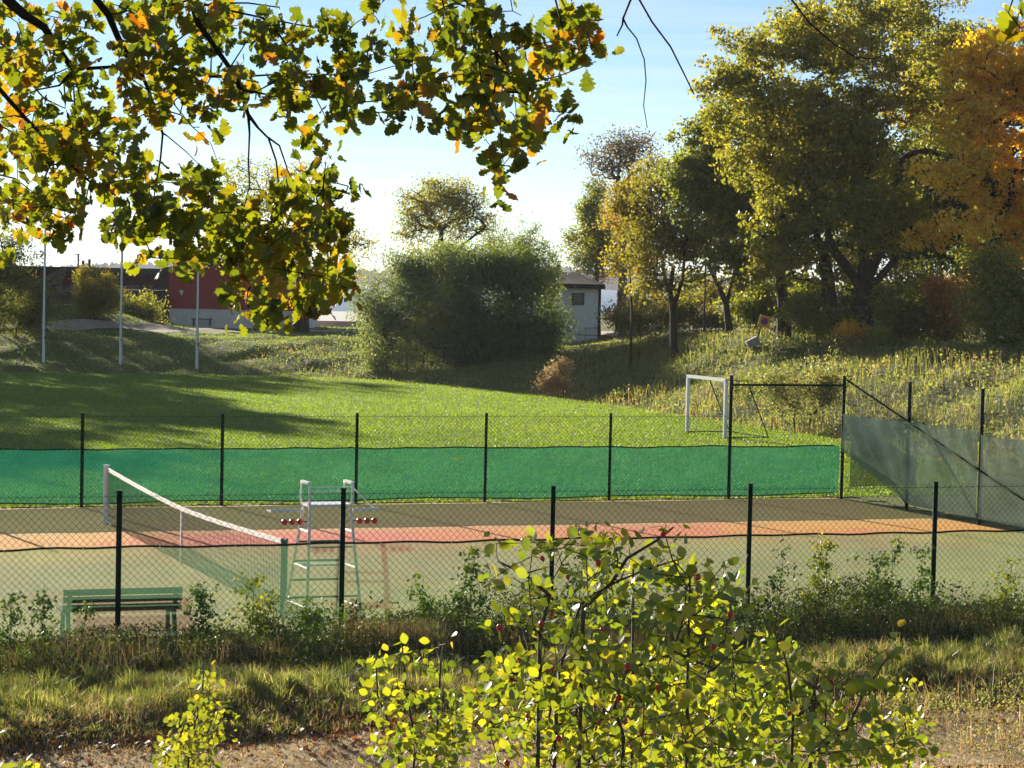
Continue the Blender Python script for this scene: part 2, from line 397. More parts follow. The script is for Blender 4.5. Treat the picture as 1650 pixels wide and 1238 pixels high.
# ------------------------------------------------------------------ terrain
EDGE = np.array([(-120, 104), (-60, 109), (-23.8, 112.7), (-15.4, 114.5), (-7.9, 114.5), (-3.5, 109), (0.13, 103), (4.2, 93), (7, 84.5), (10, 76), (12.6, 64), (14.6, 54), (18, 44), (20, 30), (22, 5), (24, -30)], dtype=float)
def edge_sd(X, Y):
    X = np.asarray(X, float); Y = np.asarray(Y, float)
    best = np.full(X.shape, 1e9); sg = np.ones(X.shape)
    for i in range(len(EDGE) - 1):
        a, b = EDGE[i], EDGE[i + 1]; d = b - a
        t = np.clip(((X - a[0]) * d[0] + (Y - a[1]) * d[1]) / (d @ d), 0, 1)
        qx, qy = a[0] + t * d[0], a[1] + t * d[1]
        dist = np.hypot(X - qx, Y - qy)
        cr_ = d[0] * (Y - a[1]) - d[1] * (X - a[0])
        m_ = dist < best
        best = np.where(m_, dist, best); sg = np.where(m_, np.sign(cr_), sg)
    return best * sg
def sm(t): t = np.clip(t, 0, 1); return t * t * (3 - 2 * t)
def bumps(X, Y, s, seed=0):
    return (np.sin(X * s + seed) * np.sin(Y * s * 1.13 + 1.7 * seed + 0.6 * np.sin(X * s * 0.7)) + 0.5 * np.sin(X * s * 2.3 + 2 + seed) * np.sin(Y * s * 2.1 + 1)) / 1.5
def gz(X, Y):
    X = np.asarray(X, float); Y = np.asarray(Y, float)
    s = edge_sd(X, Y)
    zt = 1.42 + 1.2 * sm((X - 2) / 8.0)
    z = zt * sm(s / (13.0 - 3.5 * sm((X - 2) / 6))) + 0.16 * bumps(X, Y, 0.9, 1) * sm(s / 2.0) * sm((175 - Y) / 30)
    z = z + 1.5 * np.exp(-(((X + 25.5) / 5.0) ** 2 + ((Y - 138) / 7.0) ** 2))
    z = z - 0.25 * np.exp(-((s - 0.6) / 0.8) ** 2) * 0.5
    ycut = 222 - 72 * sm((X - 4) / 8.0)
    z = z - 5.0 * sm((Y - ycut) / 12.0)
    u, v = toUV(X, Y)
    fr = sm(-v / 1.0)
    near = 3.05 * sm((-v - 8.5) / 18.0) + fr * (0.10 * bumps(X, Y, 1.7, 3) * sm((-v - 0.6) / 1.2) * (1 - sm((-v - 6) / 1.0) * 0.8)) - 0.10 * np.exp(-((v + 0.9) / 0.7) ** 2)
    near = near + 0.12 * np.exp(-((v + 4.4) / 1.2) ** 2) * sm(-v)
    z = z + np.where(v < 0.3, near, 0.0) * sm((40 - Y) / 2.0)
    return z - 0.03
def gz1(x, y): return float(gz(np.array([x]), np.array([y]))[0])

def grid_mesh(name, xs, ys, zf, mat):
    XX, YY = np.meshgrid(xs, ys)
    ZZ = zf(XX, YY)
    V = np.stack([XX.ravel(), YY.ravel(), ZZ.ravel()], 1)
    nx, ny = len(xs), len(ys)
    i = np.arange(ny - 1)[:, None] * nx + np.arange(nx - 1)[None]
    q = np.stack([i, i + 1, i + nx + 1, i + nx], -1).reshape(-1, 4)
    return npmesh(name, V, q.ravel(), np.arange(len(q)) * 4, mat, True)
xs = np.concatenate([np.linspace(-6000, -130, 14)[:-1], np.linspace(-130, -45, 30)[:-1], np.linspace(-45, 45, 240), np.linspace(45, 130, 30)[1:], np.linspace(130, 6000, 14)[1:]])
ys = np.concatenate([np.linspace(-400, -10, 12)[:-1], np.linspace(-10, 34, 110)[:-1], np.linspace(34, 72, 40)[:-1], np.linspace(72, 150, 150)[:-1], np.linspace(150, 240, 60)])
obj('ground', grid_mesh('ground', xs, ys, gz, M['terrain']), kind='structure', label='rough grassy ground, banks and terrace around the court and the field')
obj('sea', mesh('sea', [(-7000, 180, -1.6), (7000, 180, -1.6), (7000, 8500, -1.6), (-7000, 8500, -1.6)], [(0, 1, 2, 3)], M['water']), kind='structure', label='pale sunlit sea water behind the trees and buildings')

# field sheet: a grid clipped by the edge line
fx = np.linspace(-60, 16, 170); fy = np.linspace(34, 116, 180)
XX, YY = np.meshgrid(fx, fy)
sd = edge_sd(XX, YY) + 0.35 * bumps(XX, YY, 1.6, 5)
_, vv = toUV(XX, YY); uu = toUV(XX, YY)[0]
ok = (sd < -0.1) & ((vv > 18.25) | (uu < -17) | (uu > 20.1))
V = np.stack([XX.ravel(), YY.ravel(), np.full(XX.size, -0.012)], 1)
nx = len(fx)
q = []
for j in range(len(fy) - 1):
    for i in range(nx - 1):
        if ok[j, i] and ok[j, i + 1] and ok[j + 1, i] and ok[j + 1, i + 1]:
            q.append((j * nx + i, j * nx + i + 1, (j + 1) * nx + i + 1, (j + 1) * nx + i))
obj('football_field', npmesh('football_field', V, np.array(q).ravel(), np.arange(len(q)) * 4, M['field']), kind='structure', label='mown green grass football field beyond the court')
cv = [W(-16, 0.12, 0.0), W(19.8, 0.12, 0.0), W(19.8, 18.2, 0.0), W(-16, 18.2, 0.0)]
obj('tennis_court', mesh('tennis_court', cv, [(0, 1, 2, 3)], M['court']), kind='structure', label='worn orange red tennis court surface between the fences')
# near path
V = []; Fc = []
n = 90
for i in range(n):
    u = -12 + i * 0.36
    for j in range(10):
        v = -6.35 - 0.35 * j + (0.16 * math.sin(u * 1.3) + 0.1 * math.sin(u * 3.1) if j in (0, 9) else 0)
        p = W(u, v); V.append((p.x, p.y, gz1(p.x, p.y) + 0.02))
for i in range(n - 1):
    for j in range(9):
        a = i * 10 + j; Fc.append((a, a + 10, a + 11, a + 1))
obj('footpath', mesh('footpath', V, Fc, M['path'], True), kind='structure', label='dry dirt footpath below the near fence')

def strip(name, pts, w, mat, label, zoff=0.05, sub=8):
    V = []; Fc = []
    pp = []
    for a, b in zip(pts[:-1], pts[1:]):
        for k in range(sub):
            pp.append((a[0] + (b[0] - a[0]) * k / sub, a[1] + (b[1] - a[1]) * k / sub))
    pp.append(pts[-1])
    nw = 6
    for i, p in enumerate(pp):
        a = pp[max(i - 1, 0)]; b = pp[min(i + 1, len(pp) - 1)]
        d = Vector((b[0] - a[0], b[1] - a[1])).normalized(); nrm = Vector((-d.y, d.x))
        for k in range(nw + 1):
            o = (k / nw - 0.5) * w
            x, y = p[0] + nrm.x * o, p[1] + nrm.y * o
            V.append((x, y, gz1(x, y) + zoff))
    for i in range(len(pp) - 1):
        for k in range(nw):
            a = i * (nw + 1) + k; Fc.append((a, a + 1, a + nw + 2, a + nw + 1))
    obj(name, mesh(name, V, Fc, mat, True), kind='structure', label=label)
def G(px, py, z, ret_d=False):
    """ground point under a pixel for a surface at height z"""
    d = F + CR * ((px - 825) / FPX) - CU * ((py - 619) / FPX)
    k = (z - EYE) / d.z
    return (d.x * k, d.y * k)
GP = [(-60, 126), (-34, 127.5), (-26, 129.5), (-20, 133), (-14, 143), (-9, 154), (-4, 160), (3, 150), (7, 128), (9.5, 116), (12, 107), (16, 102), (30, 97)]
strip('gravel_path', GP, 2.4, M['farpath'], 'pale gravel path along the terrace behind the field')
sl_ = [(-17.5, 165), (-5.5, 165), (-5.0, 214), (-22, 214)]
obj('quay', mesh('quay', [(x, y, 1.78) for x, y in sl_] + [(x, y, 0.4) for x, y in sl_], [(0, 1, 2, 3), (0, 4, 5, 1), (1, 5, 6, 2), (2, 6, 7, 3), (3, 7, 4, 0)], M['concrete']), kind='structure', label='pale concrete quay at the water')

# ------------------------------------------------------------------ fences
def post_mesh(h, w=0.06):
    b = MB(); b.box((0, 0, (h - 0.3) / 2), (w, w, h + 0.3)); b.box((0, 0, h + 0.006), (w + 0.012, w + 0.012, 0.012))
    return mesh('post', b.V, b.F, M['post'])
def wire_mesh(name, A, B, z0, z1, r, pitch, parent, nrm):
    """diamond chain link: straight diagonal wires clipped to the panel, two layers, plus top and bottom line wires"""
    A = Vector(A); B = Vector(B); d = (B - A); L = d.length; d.normalize()
    h = z1 - z0
    m_ = MB()
    k = -h * 1.0
    while k < L:
        for sgn in (1, -1):
            s0, s1 = k, k + h
            ta, tb = 0.0, 1.0
            if s0 < 0: ta = -s0 / h
            if s1 > L: tb = (L - s0) / h
            if tb <= ta: continue
            a = A + d * (s0 + (s1 - s0) * ta) + Vector((0, 0, z0 + h * (ta if sgn > 0 else 1 - ta)))
            b = A + d * (s0 + (s1 - s0) * tb) + Vector((0, 0, z0 + h * (tb if sgn > 0 else 1 - tb)))
            off = nrm * (0.003 * sgn)
            m_.tube([a + off, b + off], r, 3, False)
        k += pitch
    # barbed knuckles along the top edge
    s = 0
    while s < L:
        p = A + d * s + Vector((0, 0, z1 - 0.002)); m_.tube([p, p + d * 0.01 + Vector((0, 0, 0.022))], r, 3, False); s += pitch
    for z in (z0 + 0.02, z1 - 0.03): m_.tube([A + Vector((0, 0, z)), B + Vector((0, 0, z))], r * 1.2, 4)
    return m_.build(name, M['wire'], parent, kind='stuff')
def screen(name, label, A, B, zt, zb, mat, sag, span, off, hemr=0.014, edge_fn=None, amp=1.0, group='windbreak cloths on the court fences', hem=True):
    A = Vector(A); B = Vector(B); d = B - A; L = d.length; d.normalize(); nrm = Vector((-d.y, d.x, 0))
    t = thing(name, label, 'windbreak', A, group)
    n = int(L / 0.12); m_ = 12
    V = []; Fc = []; top = []
    for i in range(n + 1):
        s = L * i / n
        ph = (s % span) / span
        z1 = zt - sag * 4 * ph * (1 - ph) + 0.012 * math.sin(s * 2.1) + 0.008 * math.sin(s * 5.3); z0 = zb + 0.02 * math.sin(s * 1.3 + 1)
        if edge_fn: z1, z0 = edge_fn(s, z1, z0)
        for j in range(m_ + 1):
            f = j / m_
            w = amp * (0.012 * math.sin(s * 3.7 + 4 * f) * math.sin(math.pi * f) + 0.01 * math.sin(s * 9 + f * 9 + math.sin(s * 2.3)) * (0.3 + f) + 0.012 * math.sin(s * 2.1 - f * 7))
            V.append(A + d * s + nrm * (off + w) + Vector((0, 0, z0 + (z1 - z0) * f)))
        top.append(A + d * s + nrm * off + Vector((0, 0, z1)))
    for i in range(n):
        for j in range(m_):
            a = i * (m_ + 1) + j; Fc.append((a, a + m_ + 1, a + m_ + 2, a + 1))
    obj('cloth', mesh('cloth', V, Fc, mat, True), t)
    if hem:
        h = MB(); h.tube(top[::2], hemr, 5); h.build('hem', M['hem'], t)
        b = MB(); bot = [V[i * (m_ + 1)] for i in range(0, n + 1, 2)]; b.tube(bot, hemr * 0.9, 5); b.build('lower_hem', M['hem'], t)
        # ties to the wire
        e = MB()
        for k in range(0, int(L / 0.97)):
            p = A + d * (0.4 + k * 0.97) + nrm * (off * 0.2); z = top[min(n, int((0.4 + k * 0.97) / L * n))].z
            e.tube([p + Vector((0, 0, z - A.z - 0.015)), p - nrm * 0.03 + Vector((0, 0, z - A.z + 0.03))], 0.006, 4)
        e.build('tie', M['offwhite'], t, kind='stuff')
    return t

UV_n = Vector((-UY, UX, 0))
# near side fence
nf = thing('chain_link_fence', 'near chain-link fence with dark green posts behind the weeds and rose bush', 'fence', W(0, 0), 'fences round the tennis court')
pm = post_mesh(1.97)
SP = 2.91
for k in range(-5, 7):
    u = k * SP
    if u > 20 or u < -16: continue
    obj('post', pm, nf, loc=W(u, 0, 0) - nf.location)
wire_mesh('wire_netting', W(-15.5, 0.035), W(20, 0.035), 0.04, 1.93, 0.0025, 0.092, nf, UV_n)
b = MB(); b.box((0, 0, 0), (36, 0.05, 0.16), Matrix.Rotation(ANG, 3, 'Z')); b.V = [v + W(2.2, 0.08, 0.02) for v in b.V]
b.build('edging_board', M['timber'], nf)
screen('windbreak', 'pale see-through green windbreak along the near fence beside the bench', W(-15.4, 0), W(20, 0), 1.27, 0.10, M['screen_near'], 0.02, SP, 0.065)

# far side fence
ff = thing('chain_link_fence', 'far chain-link fence with dark green posts between court and football field', 'fence', W(2.9, 18.3), 'fences round the tennis court')
pl = post_mesh(1.88); ph_ = post_mesh(2.72, 0.07)
FS = 2.86
for k in range(-6, 5):
    obj('post', pl, ff, loc=W(2.9 + k * FS, 18.3, 0) - ff.location)
tallu = 2.9 + 5 * FS
obj('post', ph_, ff, loc=W(tallu, 18.3, 0) - ff.location, label='taller fence post beside the goal')
obj('post', ph_, ff, loc=W(20.0, 18.3, 0) - ff.location, label='tall corner post')
wire_mesh('wire_netting', W(-14.3, 18.26), W(tallu, 18.26), 0.04, 1.85, 0.0027, 0.09, ff, UV_n)
wire_mesh('wire_netting', W(tallu, 18.26), W(20.0, 18.26), 0.04, 2.5, 0.0027, 0.09, ff, UV_n)
b = MB(); b.tube([W(tallu, 18.3, 2.52), W(20, 18.3, 2.52)], 0.024, 8); b.build('rail', M['post'], ff)
screen('windbreak', 'bright green windbreak sheet along the far fence behind the net', W(-14.3, 18.3), W(19.95, 18.3), 1.17, 0.08, M['screen_far'], 0.02, FS, 0.05)

# yellow leaves caught on the far sheet
k = (738 - 825) / FPX; v_ = 18.34
u_ = (k * (N0[1] + v_ * UX) - (N0[0] - v_ * UY)) / (UX - k * UY)
b = MB()
for i, (du, dz, w_, h_) in enumerate([(-0.06, 0, 0.09, 0.05), (0.03, 0.012, 0.1, 0.045), (0.1, -0.005, 0.05, 0.03)]):
    c_ = W(u_ + du, 18.27, 0.92 + dz); q_ = len(b.V)
    b.V += [c_ + Vector((UX * w_ * x, UY * w_ * x, h_ * z)) for x, z in ((-.5, 0), (-.2, -.4), (.3, -.5), (.5, .1), (.1, .5), (-.3, .35))]; b.F.append(tuple(q_ + j for j in range(6)))
lf = b.build('caught_leaves', M['yellowleaf']); lf['label'] = 'small yellow leaves caught on the bright green far windbreak'; lf['category'] = 'leaves'; lf['kind'] = 'stuff'
# end fence
ef = thing('chain_link_fence', 'tall end fence with a long sloping brace at the right end of the court', 'fence', W(20, 18.3), 'fences round the tennis court')
ES = 2.92
for k in range(1, 7):
    obj('post', ph_, ef, loc=W(20, 18.3 - k * ES, 0) - ef.location)
wire_mesh('wire_netting', W(20.03, 0.2), W(20.03, 18.2), 0.04, 2.62, 0.0027, 0.09, ef, Vector((UX, UY, 0)))
b = MB(); b.tube([W(19.95, 18.2, 2.68), W(19.95, 8.6, 0.05)], 0.022, 8); b.build('brace', M['hem'], ef)
b = MB(); b.tube([W(20.1, 15.4 + 2.2, 1.5), W(20.1, 15.5, 0.05)], 0.02, 8); b.build('brace', M['hem'], ef)
b = MB(); b.tube([W(20.1, 12.55 + 2.4, 1.9), W(20.1, 12.6, 0.05)], 0.02, 8); b.build('brace', M['hem'], ef)

def end_edge(s, z1, z0):
    # s runs from the corner towards the viewer; lower corner of the sheet is lifted near the corner post
    lift = 1.0 * (1 - sm(np.array(s / 3.6))) ** 1.0
    return 1.88 + 0.018 * math.cos(s * 13.2), 0.12 + 0.93 * max(0.0, 1 - s / 3.1)
def end_edge2(s, z1, z0): return 1.80 + 0.018 * math.cos(s * 12.5), 0.10
def end_edge3(s, z1, z0): return 1.9 - 0.75 * min(1, s / 2.6) ** 0.8, 0.25 + 0.1 * s
screen('windbreak', 'grey-green windbreak sheet with a lifted lower corner next to the tall corner post', W(19.93, 18.2), W(19.93, 18.3 - 2 * ES), 1.93, 0.4, M['screen_end'], 0, ES, 0.0, 0.01, end_edge, amp=0.9, hem=False)
screen('windbreak', 'darker grey-green windbreak sheet cut by the photo edge on the end fence', W(19.93, 18.3 - 2 * ES - 0.08), W(19.93, 1), 1.8, 0.38, M['screen_end'], 0, ES, 0.0, 0.01, end_edge2, amp=0.9, hem=False)
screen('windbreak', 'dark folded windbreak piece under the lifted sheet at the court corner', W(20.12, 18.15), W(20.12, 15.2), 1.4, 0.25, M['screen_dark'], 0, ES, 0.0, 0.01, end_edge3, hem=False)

# ------------------------------------------------------------------ tennis net
NU, NV0, NV1 = 2.77, 2.35, 15.1
tn = thing('tennis_net', 'sagging tennis net with white tape strung across the orange court', 'tennis net', W(NU, (NV0 + NV1) / 2))
def nz_(v): t = (v - (NV0 + NV1) / 2) / ((NV1 - NV0) / 2); return 0.914 + 0.15 * abs(t) ** 1.5
b = MB()
nv = 150
for i in range(nv + 1):
    v = NV0 + (NV1 - NV0) * i / nv
    zt = nz_(v); lo = 0.02 + (0.30 if v > NV1 - 0.25 else 0) + (0.1 if v < NV0 + 0.2 else 0)
    b.tube([W(NU, v, lo), W(NU, v, zt)], 0.0032, 3, False)
for j in range(13):
    pts = []
    for i in range(0, nv + 1, 6):
        v = NV0 + (NV1 - NV0) * i / nv; pts.append(W(NU + 0.003, v, 0.02 + (nz_(v) - 0.06) * j / 12.5))
    b.tube(pts, 0.0032, 3, False)
b.build('netting', M['net'], tn, kind='stuff')
V = []; Fc = []
for i in range(61):
    v = NV0 + (NV1 - NV0) * i / 60; z = nz_(v) + 0.002 * math.sin(v * 6)
    for o, dz in ((0.012, 0), (-0.012, 0), (-0.014, -0.065), (0.014, -0.065)): V.append(W(NU + o, v, z + dz))
for i in range(60):
    for k in range(4): Fc.append((i * 4 + k, i * 4 + 4 + k, i * 4 + 4 + (k + 1) % 4, i * 4 + (k + 1) % 4))
obj('top_tape', mesh('top_tape', V, Fc, M['offwhite']), tn)
b = MB(); b.box(W(NU, 8.72, 0.45), (0.03, 0.05, 0.9), Matrix.Rotation(ANG, 3, 'Z')); b.build('centre_strap', M['offwhite'], tn)
b = MB(); b.tube([W(NU, NV1, -0.1), W(NU, NV1, 1.08)], 0.05, 12); b.tube([W(NU, NV1, 1.08), W(NU, NV1, 1.10)], 0.058, 12); b.build('net_post', M['white'], tn)
b = MB(); b.tube([W(NU, NV0, -0.1), W(NU, NV0, 1.08)], 0.05, 12); b.tube([W(NU, NV0, 1.06), W(NU, NV0 - 0.1, 1.06)], 0.02, 8); b.build('net_post', M['greenpaint'], tn, label='green net post with winch')
b = MB(); b.tube([W(NU - 0.02, NV1 - 0.06, 0.33), W(NU - 0.02, NV1 - 0.3, 0.06), W(NU - 0.02, NV1 - 0.6, 0.03)], 0.012, 5); b.build('side_tape', M['offwhite'], tn)

# ------------------------------------------------------------------ umpire chair
def rot_uv(): return Matrix.Rotation(ANG, 3, 'Z')
uc = thing('umpire_chair', 'tall white umpire chair with red score balls beside the net post', 'umpire chair', W(3.05, 1.3))
cu, cvv = 3.05, 1.3
def C(u, v, z): return W(cu + u, cvv + v, z)
legs = [((-0.27, 0.12), (-0.40, 0.60)), ((0.27, 0.12), (0.36, 0.60)), ((-0.28, -0.22), (-0.36, -0.42)), ((0.28, -0.22), (0.42, -0.42))]
for (a, c) in legs:
    b = MB(); b.tube([C(c[0], c[1], 0), C(a[0], a[1], 1.63)], 0.021, 8); b.build('leg', M['white'], uc)
def at_leg(i, z):
    a, c = legs[i]; t = z / 1.63
    return C(c[0] + (a[0] - c[0]) * t, c[1] + (a[1] - c[1]) * t, z)
b = MB(); b.box(C(0, -0.04, 1.65), (0.60, 0.42, 0.035), rot_uv()); b.build('seat', M['white'], uc)
for s in (-1, 1):
    b = MB()
    y0, y1 = -0.26, 0.17
    b.tube([C(s * 0.29, y1, 1.64), C(s * 0.30, y1 + 0.03, 1.78), C(s * 0.30, y1 - 0.02, 1.93), C(s * 0.30, y0 + 0.02, 1.95), C(s * 0.30, y0, 1.9), C(s * 0.29, y0 + 0.02, 1.64)], 0.015, 8)
    b.build('armrest_loop', M['white'], uc)
    b = MB(); b.box(C(s * 0.30, -0.05, 1.955), (0.045, 0.36, 0.025), rot_uv()); b.build('armrest', M['white'], uc)
    # side tray with score balls hanging below
    b = MB()
    L = 0.46 if s < 0 else 0.36
    b.box(C(s * (0.34 + L / 2), -0.05, 1.57), (L, 0.20, 0.018), rot_uv()); b.box(C(s * (0.34 + L / 2), -0.15, 1.585), (L, 0.012, 0.04), rot_uv())
    b.build('side_tray', M['white'], uc)
    b = MB(); b.tube([C(s * 0.26, -0.16, 1.435), C(s * 0.66, -0.16, 1.43)], 0.006, 6); b.build('rod', M['post'], uc)
    for k in range(3):
        me = bpy.data.meshes.get('score_ball')
        if me is None:
            bb = MB(); rr = 0.044
            prof = [(rr * math.sin(math.pi * i / 6), -rr * math.cos(math.pi * i / 6)) for i in range(7)]
            bb.tube([Vector((0, 0, z)) for _, z in prof], [max(r_, 0.001) for r_, _ in prof], 10)
            me = mesh('score_ball', bb.V, bb.F, M['red'], True)
        obj('score_ball', me, uc, loc=C(s * (0.40 + 0.105 * k) + (0.03 if s > 0 else 0), -0.16, 1.43) - uc.location)
b = MB(); b.tube([C(-0.29, -0.25, 1.84), C(0.29, -0.25, 1.84)], 0.011, 6); b.tube([C(-0.29, -0.25, 1.9), C(0.29, -0.25, 1.9)], 0.006, 6); b.build('back_rail', M['white'], uc)
b = MB(); b.tube([C(0.30, -0.2, 1.9), C(0.68, -0.12, 1.57)], 0.012, 6); b.build('strut', M['white'], uc)
for z in (0.33, 0.58, 0.85, 1.12):
    b = MB(); b.tube([at_leg(0, z), at_leg(1, z)], 0.016, 6); b.build('rung', M['greenpaint'], uc)
for (i, j, z) in ((2, 3, 1.10), (2, 3, 0.45), (0, 2, 0.82), (1, 3, 0.82), (0, 2, 0.3), (1, 3, 0.3), (0, 2, 1.3), (1, 3, 1.3)):
    b = MB(); b.tube([at_leg(i, z), at_leg(j, z)], 0.014, 6); b.build('cross_bar', M['greenpaint'] if i == 2 else M['white'], uc)
b = MB(); b.box(C(0, 0.30, 0.80), (0.52, 0.22, 0.02), rot_uv()); b.build('footrest', M['white'], uc)

# ------------------------------------------------------------------ bench
bn = thing('bench', 'low green slatted bench with dark slats behind the near windbreak', 'bench', W(0.15, 0.55))
def Bp(u, v, z): return W(0.15 + u, 0.55 + v, z)
for s in (-0.68, 0.68):
    b = MB()
    b.beam(Bp(s, -0.10, 0.0), Bp(s, -0.02, 0.38), 0.05, 0.05); b.beam(Bp(s, -0.02, 0.38), Bp(s, -0.16, 0.68), 0.05, 0.05)
    b.build('rear_leg', M['greenpaint'], bn)
    b = MB(); b.beam(Bp(s, 0.36, 0), Bp(s, 0.34, 0.37), 0.05, 0.05); b.build('front_leg', M['greenpaint'], bn)
    b = MB(); b.beam(Bp(s, -0.05, 0.37), Bp(s, 0.40, 0.37), 0.045, 0.045); b.build('seat_bearer', M['greenpaint'], bn)
for k, (v, z, mt) in enumerate([(-0.135, 0.655, 'greenpaint'), (-0.12, 0.56, 'bench_wood'), (-0.08, 0.45, 'bench_wood')]):
    b = MB(); b.box(Bp(0, v, z), (1.52, 0.03, 0.075), rot_uv() @ Matrix.Rotation(R(-20), 3, 'X')); b.build('back_slat', M[mt], bn)
for k in range(4):
    b = MB(); b.box(Bp(0, 0.03 + 0.105 * k, 0.405), (1.52, 0.085, 0.03), rot_uv()); b.build('seat_slat', M['bench_wood'], bn)
b = MB(); b.box(Bp(-0.5, 0.3, 0.06), (0.7, 0.22, 0.12), rot_uv()); 
# ------------------------------------------------------------------ football goal
gl = thing('football_goal', 'small white football goal on the grass field behind the far fence', 'goal', (5.6, 77, 0))
ga = Vector((5.62, 77.2, 0)); gb = Vector((6.60, 74.6, 0)); fd = (gb - ga).normalized(); dp = Vector((-fd.y, fd.x, 0))
H = 1.80
for p in (ga, gb):
    b = MB(); b.box(p + Vector((0, 0, H / 2)), (0.10, 0.10, H), Matrix.Rotation(math.atan2(fd.y, fd.x), 3, 'Z')); b.build('goal_post', M['white'], gl)
b = MB(); b.beam(ga + Vector((0, 0, H)) - fd * 0.05, gb + Vector((0, 0, H)) + fd * 0.05, 0.10, 0.10); b.build('crossbar', M['white'], gl)
for p in (ga, gb):
    b = MB(); b.tube([p + Vector((0, 0, H)), p + dp * 0.72 + Vector((0, 0, H - 0.03)), p + dp * 1.5 + Vector((0, 0, 0.03))], 0.02, 6)
    b.tube([p + Vector((0, 0, 0.03)), p + dp * 1.5 + Vector((0, 0, 0.03))], 0.018, 6); b.build('stay', M['post'], gl)
b = MB(); b.tube([ga + dp * 1.5 + Vector((0, 0, 0.03)), gb + dp * 1.5 + Vector((0, 0, 0.03))], 0.018, 6); b.build('ground_bar', M['post'], gl)

# ------------------------------------------------------------------ flagpoles
for (px, py, ptop, lab) in ((70, 590, 360, 'leftmost slim white flagpole near the shrub and the grassy mound'), (194, 590, 365, 'middle slim white flagpole in front of the round green shrub'), (317, 594, 340, 'right slim white flagpole in front of the red wall')):
    Y = 117.5
    p = P(px, py, Y); z0 = gz1(p.x, Y)
    top = P(px + 3, ptop, Y).z
    t = thing('flagpole', lab, 'flagpole', (p.x, Y, z0), 'white flagpoles at the far edge of the field')
    b = MB(); b.tube([(p.x, Y, z0 - 0.2), (p.x, Y, z0 + 2), (p.x, Y, top)], [0.075, 0.065, 0.035], 10); b.build('pole', M['white'], t)
    b = MB(); b.tube([(p.x, Y, top), (p.x, Y, top + 0.05), (p.x, Y, top + 0.12), (p.x, Y, top + 0.17)], [0.03, 0.09, 0.09, 0.02], 8); b.build('finial', M['white'], t)
    b = MB(); b.tube([(p.x + 0.07, Y - 0.08, z0 + 0.9), (p.x + 0.06, Y - 0.08, top - 0.1)], 0.008, 4); b.box((p.x + 0.07, Y - 0.08, z0 + 1.2), (0.05, 0.04, 0.15)); b.build('halyard', M['post'], t)

# ------------------------------------------------------------------ buildings
def wall_quad(name, x0, x1, y, z0, z1, mat, parent, th=0.15):
    b = MB(); b.box(((x0 + x1) / 2, y + th / 2, (z0 + z1) / 2), (x1 - x0, th, z1 - z0)); return b.build(name, mat, parent)
YB = 150.0
xl, xr = P(272, 500, YB).x, P(488, 500, YB).x
zb, zp, zt = P(380, 525, YB).z, P(380, 499, YB).z, P(300, 436, YB).z
rb = thing('red_house', 'dark red boarded house with white plinth half hidden by the hanging oak leaves', 'building', (xl, YB, zb))
dpt = 12
b = MB(); b.box(((xl + xr) / 2, YB + dpt / 2, (zp + zt) / 2), (xr - xl, dpt, zt - zp)); b.build('wall', M['redwall'], rb)
b = MB(); b.box(((xl + xr) / 2, YB + dpt / 2, (zb - 0.5 + zp) / 2), (xr - xl - 0.1, dpt - 0.1, zp - zb + 0.5)); b.build('plinth', M['plinth'], rb)
xm = (xl + xr) / 2; rz_ = zt + 0.75
b = MB()
nb = int((xr - xl) / 0.33)
for i in range(nb + 1):
    x = xl + (xr - xl) * i / nb; h = zt + 0.6 * (1 - abs(x - xm) / (xm - xl))
    b.box((x, YB - 0.012, (zp + h) / 2), (0.06, 0.025, h - zp - 0.02))
b.build('batten', M['redwall'], rb, kind='stuff')
b = MB(); b.V = [Vector(v) for v in ((xl, YB, zt), (xr, YB, zt), (xm, YB, rz_ - 0.1), (xl, YB + dpt, zt), (xr, YB + dpt, zt), (xm, YB + dpt, rz_ - 0.1))]; b.F = [(0, 1, 2), (3, 5, 4), (0, 2, 5, 3), (1, 4, 5, 2)]; b.build('gable', M['redwall'], rb)
for s, xa in ((0, xl - 0.4), (1, xr + 0.4)):
    b = MB(); a0 = Vector((xa, YB - 0.4, zt - 0.04)); a1 = Vector((xm, YB - 0.4, rz_ + 0.06)); th = 0.16; D = Vector((0, dpt + 0.8, 0)); Zv = Vector((0, 0, th))
    b.V = [a0, a1, a1 + D, a0 + D, a0 + Zv, a1 + Zv, a1 + D + Zv, a0 + D + Zv]
    b.F = [(0, 3, 2, 1), (4, 5, 6, 7), (0, 1, 5, 4), (1, 2, 6, 5), (2, 3, 7, 6), (3, 0, 4, 7)]
    b.build('roof', M['roof'], rb)
p = P(293, 470, YB)
b = MB(); b.box((p.x, YB - 0.08, p.z + 0.05), (0.12, 0.16, 0.06)); b.tube([(p.x, YB - 0.12, p.z - 0.22), (p.x, YB - 0.12, p.z - 0.1), (p.x, YB - 0.12, p.z + 0.08)], [0.03, 0.10, 0.13], 8); b.build('wall_lamp', M['offwhite'], rb)
b = MB(); b.box((xl + 0.05, YB - 0.02, (zp + zt) / 2), (0.14, 0.05, zt - zp)); b.build('corner_board', M['redwall'], rb)
# a bench against the plinth
bb = thing('bench', 'small grey bench against the white plinth of the red house', 'bench', (P(327, 520, YB).x, YB - 0.6, zb))
px0 = P(327, 520, YB).x
for s in (-0.5, 0.5):
    b = MB(); b.box((px0 + s, YB - 0.6, zb + 0.15), (0.07, 0.35, 0.4)); b.build('leg', M['timber'], bb)
b = MB(); b.box((px0, YB - 0.6, zb + 0.38), (1.3, 0.4, 0.06)); b.build('seat', M['timber'], bb)

